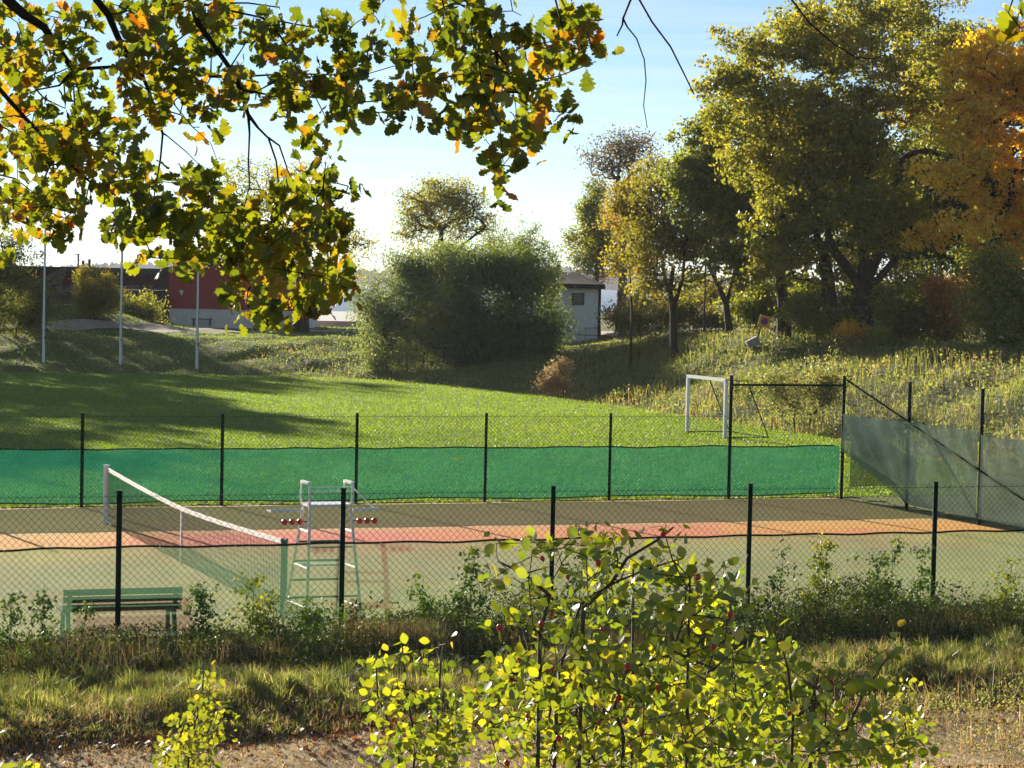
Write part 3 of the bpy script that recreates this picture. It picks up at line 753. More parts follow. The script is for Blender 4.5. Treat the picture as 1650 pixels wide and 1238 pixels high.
# low brown building left
YL = 158.0
x0, x1 = P(-120, 470, YL).x, P(272, 470, YL).x
lb = thing('low_building', 'long low dark brown building with a flat roof left of the red house', 'building', (x0, YL, 1.6))
zl1 = P(150, 440, YL).z
b = MB(); b.box(((x0 + x1) / 2, YL + 4, (1.3 + zl1) / 2), (x1 - x0, 8, zl1 - 1.3)); b.build('wall', M['brownwall'], lb)
b = MB(); b.box(((x0 + x1) / 2, YL + 4, zl1 + 0.18), (x1 - x0 + 1.2, 9.4, 0.36)); b.build('roof', M['roof'], lb)
for (px, hh) in ((62, 0.0), (126, 0.85), (134, 0.45), (144, 0.55)):
    if not hh: continue
    p = P(px, 430, YL + 3); b = MB(); b.box((p.x, YL + 3, zl1 + 0.36 + hh / 2), (0.10 if hh > 0.6 else 0.16, 0.1, hh))
    if hh > 0.6: b.box((p.x - 0.05, YL + 3, zl1 + 0.36 + hh), (0.3, 0.1, 0.06))
    b.build('roof_vent', M['trim'], lb)
for px in (215, 240, 262):
    p = P(px, 470, YL); b = MB(); b.box((p.x, YL - 0.03, p.z), (0.8, 0.08, 1.0)); wf = b.build('window', M['trim'], lb)
    b = MB(); b.box((p.x, YL - 0.08, p.z), (0.66, 0.03, 0.86)); b.build('pane', M['glass'], wf)
# porch rail / pergola by the red house
pg = thing('porch', 'dark wooden porch frame beside the red house behind the shrubs', 'porch', (P(235, 500, 149).x, 148, 1.6))
for px in (205, 222, 240, 258):
    p = P(px, 500, 148); b = MB(); b.box((p.x, 148, (1.5 + P(px, 468, 148).z) / 2), (0.14, 0.14, P(px, 468, 148).z - 1.5)); b.build('post', M['trim'], pg)
a, c = P(196, 470, 148), P(262, 466, 148)
b = MB(); b.box(((a.x + c.x) / 2, 148.8, a.z + 0.05), (c.x - a.x, 2.2, 0.14)); b.build('roof', M['trim'], pg)
a, c = P(203, 496, 148), P(262, 494, 148)
b = MB(); b.beam(a, c, 0.08, 0.1); b.build('rail', M['timber'], pg)

# timber stair frame on the mound
ts = thing('timber_stairs', 'grey timber stair frame with sloping rails on the grassy mound', 'stairs', P(90, 490, 137))
for (a, c, w) in (((46, 462), (106, 434), 0.26), ((70, 483), (122, 462), 0.2), ((50, 470), (98, 452), 0.16), ((80, 486), (140, 488), 0.2)):
    b = MB(); b.beam(P(*a, 137), P(*c, 137), 0.3, w); b.build('rail', M['timber'], ts)
for (px, ya, yb_) in ((95, 438, 500), (60, 456, 505), (118, 464, 505), (78, 470, 505)):
    b = MB(); b.beam(P(px, ya, 137.3), P(px, yb_, 137.3), 0.2, 0.22); b.build('post', M['timber'], ts)
for k in range(6):
    a = P(72 + k * 9, 486 - k * 4, 137.6); b = MB(); b.box(a, (0.5, 1.2, 0.08)); b.build('step', M['timber'], ts)

# white shed
YS = 128.0
shx0, shx1 = P(862, 520, YS).x, P(966, 520, YS).x
zs0, zs1 = P(940, 550, YS).z, P(940, 464, YS).z
sh = thing('white_shed', 'white boarded shed with dark roof beside the big bush', 'building', (shx0, YS, zs0))
b = MB(); b.box(((shx0 + shx1) / 2, YS + 3, (zs0 - 0.4 + zs1) / 2), (shx1 - shx0, 6, zs1 - zs0 + 0.4)); b.build('wall', M['shedwall'], sh)
b = MB()
for i in range(15):
    x = shx0 + (shx1 - shx0) * (i + 0.5) / 15; b.box((x, YS - 0.008, (zs0 + zs1) / 2), (0.035, 0.016, zs1 - zs0 - 0.02))
b.build('batten', M['shedwall'], sh, kind='stuff')
b = MB(); b.box((shx1 - 0.02, YS - 0.02, (zs0 + zs1) / 2), (0.14, 0.08, zs1 - zs0)); b.build('corner_board', M['trim'], sh)
b = MB(); b.box(((shx0 + shx1) / 2, YS - 0.28, zs1 + 0.08), (shx1 - shx0 + 0.5, 0.08, 0.24)); b.build('fascia', M['trim'], sh)
za = P(930, 439, YS + 3).z
b = MB(); e0, e1 = shx0 - 0.2, shx1 + 0.2; y0, y1 = YS - 0.3, YS + 6.3; r0, r1 = shx0 + 1.4, shx1 - 1.2; ym = YS + 3; z1 = zs1 + 0.2
b.V = [Vector(v) for v in ((e0, y0, z1), (e1, y0, z1), (e1, y1, z1), (e0, y1, z1), (r0, ym, za), (r1, ym, za))]
b.F = [(0, 1, 5, 4), (1, 2, 5), (2, 3, 4, 5), (3, 0, 4), (0, 3, 2, 1)]
b.build('roof', M['roof'], sh)
p = P(931, 482, YS)
b = MB(); b.box((p.x, YS - 0.02, p.z), (0.66, 0.07, 0.62)); wf = b.build('window', M['trim'], sh)
b = MB(); b.box((p.x, YS - 0.065, p.z), (0.54, 0.02, 0.5)); b.build('pane', M['glass'], wf)
b = MB(); b.tube([(shx1 - 0.75, YS - 0.3, zs0), (shx1 - 0.75, YS - 0.3, zs0 + 0.7), (shx1 - 0.1, YS - 0.3, zs0 + 0.72)], 0.02, 5); b.tube([(shx0 + 1, YS - 0.3, zs0 + 0.35), (shx1 - 0.1, YS - 0.3, zs0 + 0.32)], 0.015, 5); b.build('rail', M['post'], sh)

# no-parking sign
sp = P(1214, 552, 98.5); sp = Vector((sp.x, 98.5, gz1(sp.x, 98.5)))
sg = thing('traffic_sign', 'leaning yellow and blue no-parking sign in a pale concrete foot on the terrace', 'sign', sp)
topp = P(1231, 510, 98.4); topp.z = sp.z + 1.08; topp.x = sp.x + 0.42
b = MB(); b.tube([sp + Vector((0.05, 0, 0.05)), topp + Vector((0.03, 0.05, 0.3))], 0.032, 8); b.build('sign_post', M['bark_pale'], sg)
b = MB(); b.box(sp + Vector((-0.02, 0, 0.2)), (0.52, 0.45, 0.34), Matrix.Rotation(R(-28), 3, 'Y')); b.build('foot', M['concrete'], sg)
rt = Matrix.Rotation(R(14), 3, 'Y')
b = MB(); b.box(topp, (0.46, 0.03, 0.46), rt); b.build('plate', M['yellow'], sg)
def disc(r0_, r1_, yo, mat, name):
    b = MB(); n = 24
    for k in range(n):
        t = 2 * math.pi * k / n
        b.V.append(topp + Vector((math.cos(t) * r0_, yo, math.sin(t) * r0_))); b.V.append(topp + Vector((math.cos(t) * r1_, yo, math.sin(t) * r1_)))
    for k in range(n): j = (k + 1) % n; b.F.append((2 * k, 2 * j, 2 * j + 1, 2 * k + 1))
    b.build(name, mat, sg)
disc(0.0, 0.15, -0.020, M['blue'], 'blue_disc'); disc(0.115, 0.15, -0.025, M['red'], 'red_ring')
b = MB(); b.beam(topp + Vector((-0.09, -0.028, 0.09)), topp + Vector((0.09, -0.028, -0.09)), 0.006, 0.035); b.build('red_bar', M['red'], sg)
# thin dark pole
lp = P(1134, 546, 108); z0 = gz1(lp.x, 108)
b = MB(); b.tube([(lp.x, 108, z0 - 0.2), (lp.x, 108, z0 + 3.6)], 0.045, 8); b.tube([(lp.x, 108, z0 + 3.6), (lp.x, 108, z0 + 3.66)], 0.06, 8)
lo = b.build('thin_pole', M['trim']); lo['label'] = 'thin dark metal pole beside the terrace path'; lo['category'] = 'pole'
# pale rock by shrubs
b = MB(); c = P(247, 517, 145)
import itertools
for i in range(6):
    t = math.pi * i / 5
b.tube([c + Vector((-0.55, 0, -0.3)), c + Vector((-0.35, 0, -0.05)), c + Vector((0.05, 0, 0.1)), c + Vector((0.3, 0, 0.35)), c + Vector((0.45, 0, 0.4))], [0.05, 0.34, 0.4, 0.28, 0.04], 7)
ro = b.build('rock', M['rock']); ro['label'] = 'small pale rock beside the porch of the red house'; ro['category'] = 'rock'

# ------------------------------------------------------------------ plants: growth helper
def grow(seedpts, targets, step=0.6, jit=0.12, droop=0.0, seed=0):
    """seedpts: list of (point, parent index); returns nodes, parents. Each target is joined to the nearest node."""
    rr = np.random.default_rng(seed)
    Nn = [np.array(p[0], float) for p in seedpts]; Pp = [p[1] for p in seedpts]
    A = np.array(Nn)
    leafnode = []
    order = np.argsort([np.min(np.linalg.norm(A - t, axis=1)) for t in targets])
    A = list(Nn)
    arr = np.zeros((len(Nn) + len(targets) * 14 + 2, 3)); n = len(Nn); arr[:n] = Nn
    for k in order:
        t = np.asarray(targets[k], float)
        d = np.linalg.norm(arr[:n] - t, axis=1) + 0.35 * np.maximum(arr[:n, 2] - t[2], 0)
        j = int(np.argmin(d)); a = arr[j].copy(); L = np.linalg.norm(t - a)
        m_ = int(min(13, max(1, round(L / step))))
        last = j
        for i in range(1, m_ + 1):
            f = i / m_
            p = a + (t - a) * f
            p[2] += droop * L * math.sin(math.pi * f) * 0.25
            if i < m_: p += rr.normal(0, jit * step, 3)
            if n >= len(arr): break
            arr[n] = p; Nn.append(p); Pp.append(last); last = n; n += 1
        leafnode.append(last)
    return np.array(Nn), Pp, leafnode
def skeleton_mesh(name, Nn, Pp, r_tip, r_max, expo, mat, trunk_r=None):
    n = len(Nn); cnt = np.zeros(n)
    haschild = np.zeros(n, bool)
    for p in Pp:
        if p >= 0: haschild[p] = True
    cnt[~haschild] = 1
    for i in range(n - 1, -1, -1):
        if Pp[i] >= 0: cnt[Pp[i]] += cnt[i]
    # parents may come after children only never; order is creation order
    rad = np.minimum(r_max, r_tip * cnt ** expo)
    if trunk_r:
        for i, r_ in trunk_r.items(): rad[i] = r_
    Vs = []; Fs = []; b = 0
    for i in range(n):
        p = Pp[i]
        if p < 0: continue
        a, c = Nn[p], Nn[i]; d = c - a; L = np.linalg.norm(d)
        if L < 1e-6: continue
        d = d / L; ref = np.array([0, 0, 1.0]) if abs(d[2]) < 0.9 else np.array([1.0, 0, 0])
        s = np.cross(d, ref); s /= np.linalg.norm(s); t = np.cross(d, s)
        ra = min(rad[p], rad[i] * 1.35 + 0.001) if not (trunk_r and p in trunk_r and i in trunk_r) else rad[p]
        k = 8 if rad[i] > r_tip * 8 else (5 if rad[i] > r_tip * 2.5 else 3)
        an = np.arange(k) * 2 * np.pi / k
        ring = np.cos(an)[:, None] * s + np.sin(an)[:, None] * t
        Vs.append(a - d * rad[i] * 0.3 + ring * ra); Vs.append(c + d * rad[i] * 0.3 + ring * rad[i])
        for q in range(k): Fs.append((b + q, b + (q + 1) % k, b + k + (q + 1) % k, b + k + q))
        b += 2 * k
    return mesh(name, np.concatenate(Vs), Fs, mat, True)
def quads(name, C_, size, mat, up=0.3, seed=0, aspect=0.62, hang=0.0):
    """small rhombic folded leaves, random directions"""
    rr = np.random.default_rng(seed); n = len(C_)
    nr = rr.normal(0, 1, (n, 3)); nr[:, 2] += up; nr /= np.linalg.norm(nr, axis=1)[:, None]
    a = rr.normal(0, 1, (n, 3)); a[:, 2] -= hang; a -= nr * np.sum(a * nr, 1)[:, None]; a /= np.linalg.norm(a, axis=1)[:, None]
    b = np.cross(nr, a)
    s = (size * rr.uniform(0.65, 1.3, n))[:, None]
    V = np.stack([C_ - a * s * 0.5, C_ + b * s * aspect * 0.5 + nr * s * 0.08 + a * s * 0.06, C_ + a * s * 0.5, C_ - b * s * aspect * 0.5 + nr * s * 0.08 + a * s * 0.06], 1).reshape(-1, 3)
    return npmesh(name, V, np.arange(4 * n), np.arange(n) * 4, mat)

def sample_crown(ells, n, rr, shell=0.55, lobes=True):
    """ells in world metres: (cx,cy,cz,rx,ry,rz)"""
    vol = np.array([e[3] * e[4] * e[5] for e in ells]) ** 0.8; vol /= vol.sum()
    out = []
    sub = []
    for e in (ells if lobes else []):
        m_ = 9 if min(e[3], e[5]) > 1.0 else 5
        for _ in range(m_):
            d = rr.normal(0, 1, 3); d /= np.linalg.norm(d); q = rr.uniform(0.35, 0.95); s = rr.uniform(0.30, 0.52)
            sub.append((e[0] + d[0] * q * e[3], e[1] + d[1] * q * e[4], e[2] + d[2] * q * e[5], e[3] * s, e[4] * s, e[5] * s * 0.85))
    nb_ = len(ells); ells = list(ells) + sub
    vol = np.array([e[3] * e[4] * e[5] for e in ells]) ** 0.75
    if lobes: vol[:nb_] *= 0.35 * vol[nb_:].sum() / vol[:nb_].sum()
    vol /= vol.sum()
    for e, k in zip(ells, rr.multinomial(n, vol)):
        d = rr.normal(0, 1, (k, 3)); d /= np.linalg.norm(d, axis=1)[:, None]
        r_ = (shell + (1 - shell) * rr.uniform(0, 1, k)) if shell > 0 else rr.uniform(0, 1, k) ** 0.4
        r_ = np.where(rr.uniform(0, 1, k) < 0.3, rr.uniform(0.1, 1, k) ** 0.5, r_)
        out.append(np.array(e[:3]) + d * r_[:, None] * np.array(e[3:6]))
    return np.concatenate(out)
TREE_I = [0]
def tree(label, Y, base_px, trunk_pts, ells, nclump, leaves, lsize, mat, r0=0.3, bark='bark', clump=0.55, name='tree', cat='tree', group=None, fork=None, depth=None, world=False, tipr=0.012, shell=0.55, flat=0.7, hang=0.0, step=0.7, expo=0.5, stems=None, basez=None):
    """trunk_pts: pixel points up the trunk; ells: (px,py,rx px,ry px[,dY]) crown lobes"""
    TREE_I[0] += 1; sd_ = 100 + TREE_I[0]
    rr = np.random.default_rng(sd_)
    if not world:
        tp = [P(x, y, Y) for x, y in trunk_pts]
        k = Y / FPX
        E = []
        for e in ells:
            c = P(e[0], e[1], Y + (e[4] if len(e) > 4 else 0))
            E.append((c.x, c.y, c.z, e[2] * k, (e[2] + e[3]) * 0.45 * k if depth is None else depth, e[3] * k))
    else:
        tp = [Vector(t) for t in trunk_pts]; E = ells
    bz = gz1(tp[0].x, tp[0].y) if basez is None else basez
    tp[0].z = min(tp[0].z, bz) - 0.15 if not world else bz - 0.15
    t = thing(name, label, cat, (tp[0].x, tp[0].y, bz), group)
    seeds = [(np.array(tp[0]), -1)]; tr = {0: r0 * 1.25}
    for i in range(1, len(tp)):
        seeds.append((np.array(tp[i]), len(seeds) - 1)); tr[len(seeds) - 1] = r0 * (1 - 0.45 * i / (len(tp) - 1)) if len(tp) > 1 else r0
    if stems:
        for st in stems:
            prev = st[0]
            for (x, y, dy) in st[1]:
                seeds.append((np.array(P(x, y, Y + dy)), prev)); prev = len(seeds) - 1; tr[prev] = st[2]
    tg = sample_crown(E, nclump, rr, shell)
    Nn, Pp, ln = grow(seeds, tg, step, 0.22, 0.0, sd_)
    obj('trunk', skeleton_mesh('trunk', Nn, Pp, tipr, r0 * 0.8, expo, M[bark], tr), t)
    per = max(2, int(leaves * (0.52 if leaves > 15000 and not world else 0.8)) // nclump)
    cs = np.repeat(tg, per, 0); sc = np.repeat(rr.uniform(0.5, 1.25, nclump) * clump * 0.9, per)
    o = rr.normal(0, 1, (len(cs), 3)); ol = np.linalg.norm(o, axis=1)[:, None]
    o = o / ol * np.minimum(ol, 2.0) * 0.55
    o[:, 2] *= flat
    C_ = cs + o * sc[:, None]
    C_[:, 2] -= hang * np.abs(rr.normal(0, 0.5, len(cs)))
    gzv = gz(C_[:, 0], C_[:, 1]) + 0.1
    C_ = C_[C_[:, 2] > gzv]
    obj('crown', quads('crown', C_, lsize, M[mat], 0.4, sd_, hang=hang), t)
    return t

RG = 'large trees on the right bank'
tree('massive old oak with forked trunk and huge green crown on the right bank', 95, 0,
     [(1395, 552), (1394, 520), (1392, 490), (1388, 468)], [(1250, 105, 120, 80, 0), (1330, 60, 110, 70, -3), (1420, 40, 110, 80, 1), (1180, 170, 60, 70, -2), (1300, 200, 130, 90, -4), (1410, 180, 100, 90, -3), (1500, 60, 90, 90, 4), (1350, 300, 130, 80, -4), (1500, 170, 50, 90, 3), (1420, 350, 90, 60, -3), (1250, 310, 80, 70, -3)],
     1500, 125000, 0.17, 't_oak', 0.40, clump=0.5, name='oak_tree', group=RG,
     stems=[(3, [(1376, 445, 0), (1352, 415, -1), (1335, 390, -1.5)], 0.2), (3, [(1392, 430, 0), (1390, 360, 0), (1380, 280, 0)], 0.24), (3, [(1402, 440, .5), (1418, 400, 1), (1440, 340, 2), (1450, 260, 2)], 0.22), (3, [(1415, 450, 0), (1450, 410, 0), (1480, 370, 1)], 0.14)])
tree('stout oak trunk second from the right with a yellow-green crown', 98, 0, [(1335, 548), (1336, 500), (1334, 450), (1325, 400)],
     [(1320, 300, 80, 70), (1280, 380, 60, 50), (1350, 400, 60, 45), (1340, 220, 80, 70), (1230, 420, 40, 40, -3), (1290, 440, 45, 25, -2), (1370, 440, 35, 25, -2), (1400, 300, 80, 70)], 560, 36000, 0.17, 't_oak', 0.40, clump=0.5, name='oak_tree', group=RG)
tree('dark-trunked oak behind the leaning sign with a spreading green crown', 100, 0, [(1264, 532), (1262, 490), (1258, 450), (1255, 400)],
     [(1180, 200, 75, 70), (1150, 280, 75, 70), (1230, 300, 80, 80), (1130, 240, 50, 50), (1200, 380, 70, 55), (1260, 400, 50, 40), (1150, 350, 55, 40), (1110, 215, 28, 30), (1180, 440, 50, 25), (1260, 200, 60, 60), (1120, 300, 45, 50)], 1000, 60000, 0.17, 't_green', 0.28, clump=0.5, name='oak_tree', group=RG,
     stems=[(3, [(1235, 380, 0), (1210, 330, 0), (1180, 260, 0)], 0.13), (3, [(1262, 350, 0), (1255, 280, 1)], 0.14)])
tree('golden orange maple at the right edge of the photo', 88, 0, [(1600, 560), (1598, 480), (1600, 400), (1600, 320)],
     [(1590, 110, 80, 60), (1650, 80, 90, 70, 2), (1560, 190, 75, 60), (1640, 200, 90, 70), (1530, 260, 62, 42, -2), (1600, 300, 90, 60), (1490, 275, 38, 24, -3), (1560, 360, 60, 35, -3), (1620, 380, 80, 50, 2), (1500, 380, 50, 30, 2), (1680, 330, 90, 80), (1560, 85, 30, 25), (1720, 180, 90, 120)], 1100, 98000, 0.17, 't_orange', 0.2, 'bark_dark', clump=0.42, name='maple_tree', group=RG, flat=0.6)
tree('slender multi-stemmed tree with thin yellow crown left of the oaks', 103, 0, [(1088, 532), (1084, 500), (1080, 470), (1085, 430)],
     [(1060, 330, 50, 60), (1100, 380, 45, 50), (1040, 400, 40, 50), (1080, 290, 40, 35), (1110, 440, 40, 30), (1050, 460, 40, 25)], 320, 12500, 0.15, 't_yellow', 0.15, clump=0.75, group=RG,
     stems=[(1, [(1100, 450, 0), (1105, 390, 0)], 0.07), (1, [(1070, 440, 1), (1060, 370, 1)], 0.08)])
tree('leaning dark-stemmed tree between the yellow tree and the sign', 104, 0, [(1178, 528), (1170, 490), (1155, 455), (1140, 425)],
     [(1130, 400, 55, 40), (1180, 420, 50, 35), (1160, 350, 50, 40), (1100, 460, 30, 25), (1200, 460, 35, 20), (1150, 300, 50, 40)], 300, 19000, 0.16, 't_oak', 0.15, clump=0.55, group=RG, stems=[(1, [(1178, 460, 0), (1185, 430, 0)], 0.07)])
tree('tall airy half-bare tree rising above the orange tree', 128, 0, [(1003, 500), (1004, 440), (1004, 360), (1003, 300)],
     [(1000, 250, 56, 42), (1035, 225, 30, 25), (970, 260, 32, 32), (1010, 300, 45, 30), (1050, 260, 24, 28)], 420, 6000, 0.14, 't_dry', 0.19, 'bark_pale', clump=0.8, group=RG, shell=0.3, tipr=0.014)
tree('drooping green birch at the left edge of the right-hand trees', 132, 0, [(965, 520), (962, 450), (958, 380), (957, 320)],
     [(955, 310, 20, 30), (945, 345, 26, 30), (935, 385, 28, 30), (965, 380, 25, 40), (955, 420, 25, 25)], 90, 11000, 0.15, 't_green', 0.12, 'bark_pale', clump=0.7, hang=0.8, group=RG)
tree('orange-brown maple with a thick flared trunk behind the shed corner', 136, 0, [(1003, 502), (1003, 470), (1004, 440), (1005, 400)],
     [(972, 395, 46, 30), (1020, 370, 35, 35), (955, 420, 32, 16), (1020, 430, 35, 30), (990, 345, 40, 25), (1010, 320, 30, 25), (970, 440, 30, 14)], 320, 13000, 0.15, 't_brown', 0.33, clump=0.75, name='maple_tree', group=RG)
tree('young thin-stemmed tree in front of the orange-brown maple', 106, 0, [(1017, 538), (1018, 500), (1016, 460), (1015, 420)], [(1010, 350, 40, 50), (1030, 300, 38, 35), (1045, 360, 30, 50), (1000, 410, 28, 30)], 200, 8000, 0.14, 't_yellow', 0.06, clump=0.55, group=RG)
# dark wood behind
labs = ['dark tree with straight thin trunk just right of the forked oak', 'dark tree with a leaning trunk below the golden maple', 'dark wide-crowned tree behind the golden maple', 'dark tree with double trunk near the right photo edge', 'thin dark tree between the two thick oak trunks', 'dark tree filling the gap behind the leaning sign', 'outermost dark tree cut by the right photo edge']
for i, (bx, Y, rp) in enumerate([(1445, 112, 0.12), (1500, 118, 0.16), (1545, 110, 0.2), (1610, 112, 0.2), (1300, 116, 0.1), (1225, 120, 0.12), (1680, 105, 0.22)]):
    k = [(bx, 552), (bx + 3, 490), (bx - 2, 430), (bx + 4, 370)]
    tree(labs[i], Y, 0, k, [(bx, 330, 60, 60), (bx + 20, 260, 60, 60), (bx - 25, 400, 45, 30), (bx + 30, 420, 40, 28), (bx - 10, 470, 40, 22), (bx + 25, 350, 45, 45)] + ([(bx, 180, 70, 70), (bx, 100, 60, 60)] if i in (1, 2, 3, 6) else []), 300, 26000, 0.22, 't_dark', rp, 'bark_dark', clump=0.6, group='dark wood behind the right bank trees')
for i, (bx, Y, lab) in enumerate([(1466, 108, 'thin straight dark trunk right of the forked oak with a small high crown'), (1520, 113, 'thin dark trunk left of the golden maple'), (1575, 116, 'slim dark trunk behind the golden maple with sparse leaves'), (1370, 111, 'slim dark trunk seen through the fork of the oak'), (1216, 112, 'slim dark trunk behind the leaning sign')]):
    tree(lab, Y, 0, [(bx, 552), (bx + 2, 490), (bx - 3, 430), (bx + 2, 370), (bx, 320)], [(bx, 330, 45, 45), (bx + 10, 400, 35, 30), (bx - 15, 270, 45, 45)], 140, 8000, 0.2, 't_dark', 0.11, 'bark_dark', clump=0.55, group='dark wood behind the right bank trees')
# trees behind the left branch and the bush
tree('bare-looking round tree behind the big bush in the middle', 150, 0, [(713, 530), (712, 450), (708, 400), (712, 370)],
     [(715, 345, 80, 55), (680, 340, 45, 40), (760, 350, 42, 40), (720, 310, 60, 28), (700, 400, 55, 35), (780, 375, 25, 25), (655, 375, 28, 25), (720, 420, 70, 35), (715, 330, 80, 50)], 560, 30000, 0.15, 't_oak', 0.26, clump=0.75, shell=0.35, tipr=0.022, group='trees behind the field',
     stems=[(3, [(690, 350, 0), (675, 325, 0)], 0.12), (3, [(735, 350, 1), (755, 325, 1)], 0.12), (2, [(740, 400, -1), (770, 375, -1)], 0.08)])
tree('large dark-trunked tree behind the hanging oak leaves over the red house', 143, 0, [(485, 530), (486, 450), (482, 380), (478, 330)],
     [(400, 300, 60, 50), (470, 320, 70, 60), (540, 370, 60, 50), (400, 370, 60, 50), (480, 410, 80, 50), (570, 400, 35, 35), (350, 420, 50, 30), (385, 275, 40, 25)], 260, 21000, 0.17, 't_oak', 0.42, 'bark_dark', clump=0.9, shell=0.4, tipr=0.02, group='trees behind the field')
# big bush
def bush(label, Y, cxpx, ells, ncl, leaves, ls, mat, cat='bush', name='bush', nst=9, clump=0.6, group=None, r0=0.05, tipr=0.01, hang=0, stemmat='bark', shell=0.55, basepy=None, spread=0.5):
    TREE_I[0] += 1; sd_ = 300 + TREE_I[0]; rr = np.random.default_rng(sd_)
    k = Y / FPX; E = []
    for e in ells:
        yy = Y + (e[4] if len(e) > 4 else 0); c = P(e[0], e[1], yy)
        E.append((c.x, c.y, c.z, e[2] * k, (e[2] + e[3]) * 0.42 * k, e[3] * k))
    bx = P(cxpx, 600, Y).x; bz = gz1(bx, Y)
    t = thing(name, label, cat, (bx, Y, bz), group)
    tg = sample_crown(E, ncl, rr, shell, True)
    tg = np.concatenate([tg, sample_crown(E, ncl // 7, rr, 0, False)])[rr.permutation(ncl + ncl // 7)[:ncl]]
    tg[:, 2] = np.maximum(tg[:, 2], gz(tg[:, 0], tg[:, 1]) + 0.25)
    xmn, xmx = tg[:, 0].min(), tg[:, 0].max()
    seeds = []
    for i in range(nst):
        x = bx + (i / (nst - 1) - 0.5) * (xmx - xmn) * spread if nst > 1 else bx
        y = Y + rr.uniform(-0.5, 0.5) * (xmx - xmn) * 0.2
        seeds.append((np.array((x, y, gz1(x, y) - 0.1)), -1)); seeds.append((np.array((x + (x - bx) * 0.12, y, gz1(x, y) + 0.4)), len(seeds) - 1))
    Nn, Pp, ln = grow(seeds, tg, 0.5, 0.2, 0, sd_)
    obj('stems', skeleton_mesh('stems', Nn, Pp, tipr, r0, 0.45, M[stemmat]), t, kind='stuff')
    per = max(1, leaves // ncl); cs = np.repeat(tg, per, 0); sc = np.repeat(rr.uniform(0.6, 1.3, ncl) * clump, per)
    o = rr.normal(0, 0.55, (len(cs), 3)); o[:, 2] *= 0.9
    C_ = cs + o * sc[:, None]; C_[:, 2] -= hang * np.abs(rr.normal(0, 0.5, len(cs)))
    C_ = C_[C_[:, 2] > gz(C_[:, 0], C_[:, 1]) + 0.02]
    obj('foliage', quads('foliage', C_, ls, M[mat], 0.3, sd_, 0.5, hang), t)
    return t
bush('large grey-green willow bush left of the dark bush that hides the white shed', 117, 660, [(640, 500, 70, 70), (610, 530, 42, 60), (690, 470, 70, 65), (660, 560, 75, 40), (700, 430, 50, 40), (650, 440, 35, 35), (600, 570, 32, 34), (720, 520, 50, 70)], 420, 44000, 0.14, 't_willow', nst=14, clump=0.7, tipr=0.012)
bush('large dark green bush in the middle hiding the white shed', 119, 800, [(800, 460, 80, 75), (838, 500, 55, 75), (760, 530, 80, 70), (820, 560, 90, 40), (868, 545, 35, 45), (770, 425, 50, 28), (835, 430, 36, 34), (740, 450, 50, 50), (720, 540, 60, 60), (890, 520, 26, 40)], 620, 62000, 0.15, 't_bush', nst=16, clump=0.75)
bush('thin feathery shoots rising above the right side of the dark bush', 123, 860, [(850, 410, 35, 45), (880, 420, 25, 40), (892, 440, 18, 36), (885, 500, 24, 50), (800, 390, 30, 24)], 180, 10000, 0.12, 't_willow', nst=9, clump=0.4, cat='shrub', name='shrub')
bush('round bright green shrub on the grassy mound', 133, 162, [(160, 465, 36, 28), (150, 485, 30, 22), (175, 480, 28, 24)], 70, 9000, 0.15, 't_yellow', nst=6, clump=0.5, cat='shrub', name='shrub')
bush('dark shrub between the round green shrub and the porch', 141, 228, [(228, 495, 26, 22), (205, 500, 22, 22), (250, 505, 14, 14)], 60, 6500, 0.14, 't_green', nst=5, clump=0.5, cat='shrub', name='shrub')
bush('dark spreading bush at the left photo edge beneath the oak leaves', 124, 20, [(20, 480, 60, 50), (50, 500, 50, 40), (-30, 450, 60, 60), (10, 420, 30, 25), (30, 400, 25, 30)], 140, 17000, 0.15, 't_dark', nst=8, clump=0.7)
UG = 'undergrowth bushes on the right bank'
bush('dark undergrowth bush right of the forked oak trunk', 94, 1480, [(1470, 500, 55, 45), (1510, 520, 50, 40), (1440, 530, 40, 25)], 120, 17000, 0.13, 't_green', nst=8, clump=0.6, group=UG)
bush('orange tinged bush beneath the golden maple', 93, 1545, [(1545, 490, 45, 38), (1520, 470, 30, 30)], 80, 9000, 0.13, 't_brown', nst=6, clump=0.5, group=UG)
bush('broad shaded thicket behind the forked oak', 104, 1440, [(1420, 480, 60, 40), (1360, 500, 50, 30), (1480, 460, 50, 40), (1400, 440, 50, 30)], 160, 12000, 0.17, 't_dark', nst=9, clump=0.6, group=UG)
bush('tall shaded thicket under the golden maple', 100, 1590, [(1580, 470, 60, 60), (1640, 450, 50, 60), (1530, 500, 50, 40), (1600, 410, 60, 40)], 200, 15000, 0.17, 't_green', nst=9, clump=0.6, group=UG)
bush('shaded thicket between the two thick oak trunks', 106, 1300, [(1300, 490, 40, 34), (1250, 470, 40, 34), (1210, 490, 40, 30)], 150, 14000, 0.16, 't_green', nst=9, clump=0.55, group=UG)
bush('loose yellow-green brush behind the leaning tree', 116, 1140, [(1150, 480, 60, 30), (1090, 490, 50, 26), (1040, 480, 30, 26)], 120, 8000, 0.15, 't_yellow', nst=9, clump=0.5, group=UG)
bush('green bush at the right photo edge under the maple', 84, 1620, [(1600, 500, 50, 50), (1600, 440, 40, 40), (1660, 490, 50, 60), (1640, 545, 60, 25)], 200, 20000, 0.13, 't_green', nst=8, clump=0.6, group=UG)
bush('yellow-leaved young bush below the sunlit bank edge', 92, 1418, [(1418, 565, 14, 30), (1425, 545, 14, 14)], 30, 2400, 0.14, 'yellowleaf', nst=3, clump=0.3, group=UG, cat='shrub', name='shrub')
bush('small red-orange maple shoots at the foot of the forked oak', 93.5, 1385, [(1385, 540, 28, 16), (1365, 530, 10, 14)], 30, 1500, 0.15, 't_orange', nst=4, clump=0.35, group=UG, cat='shrub', name='shrub')
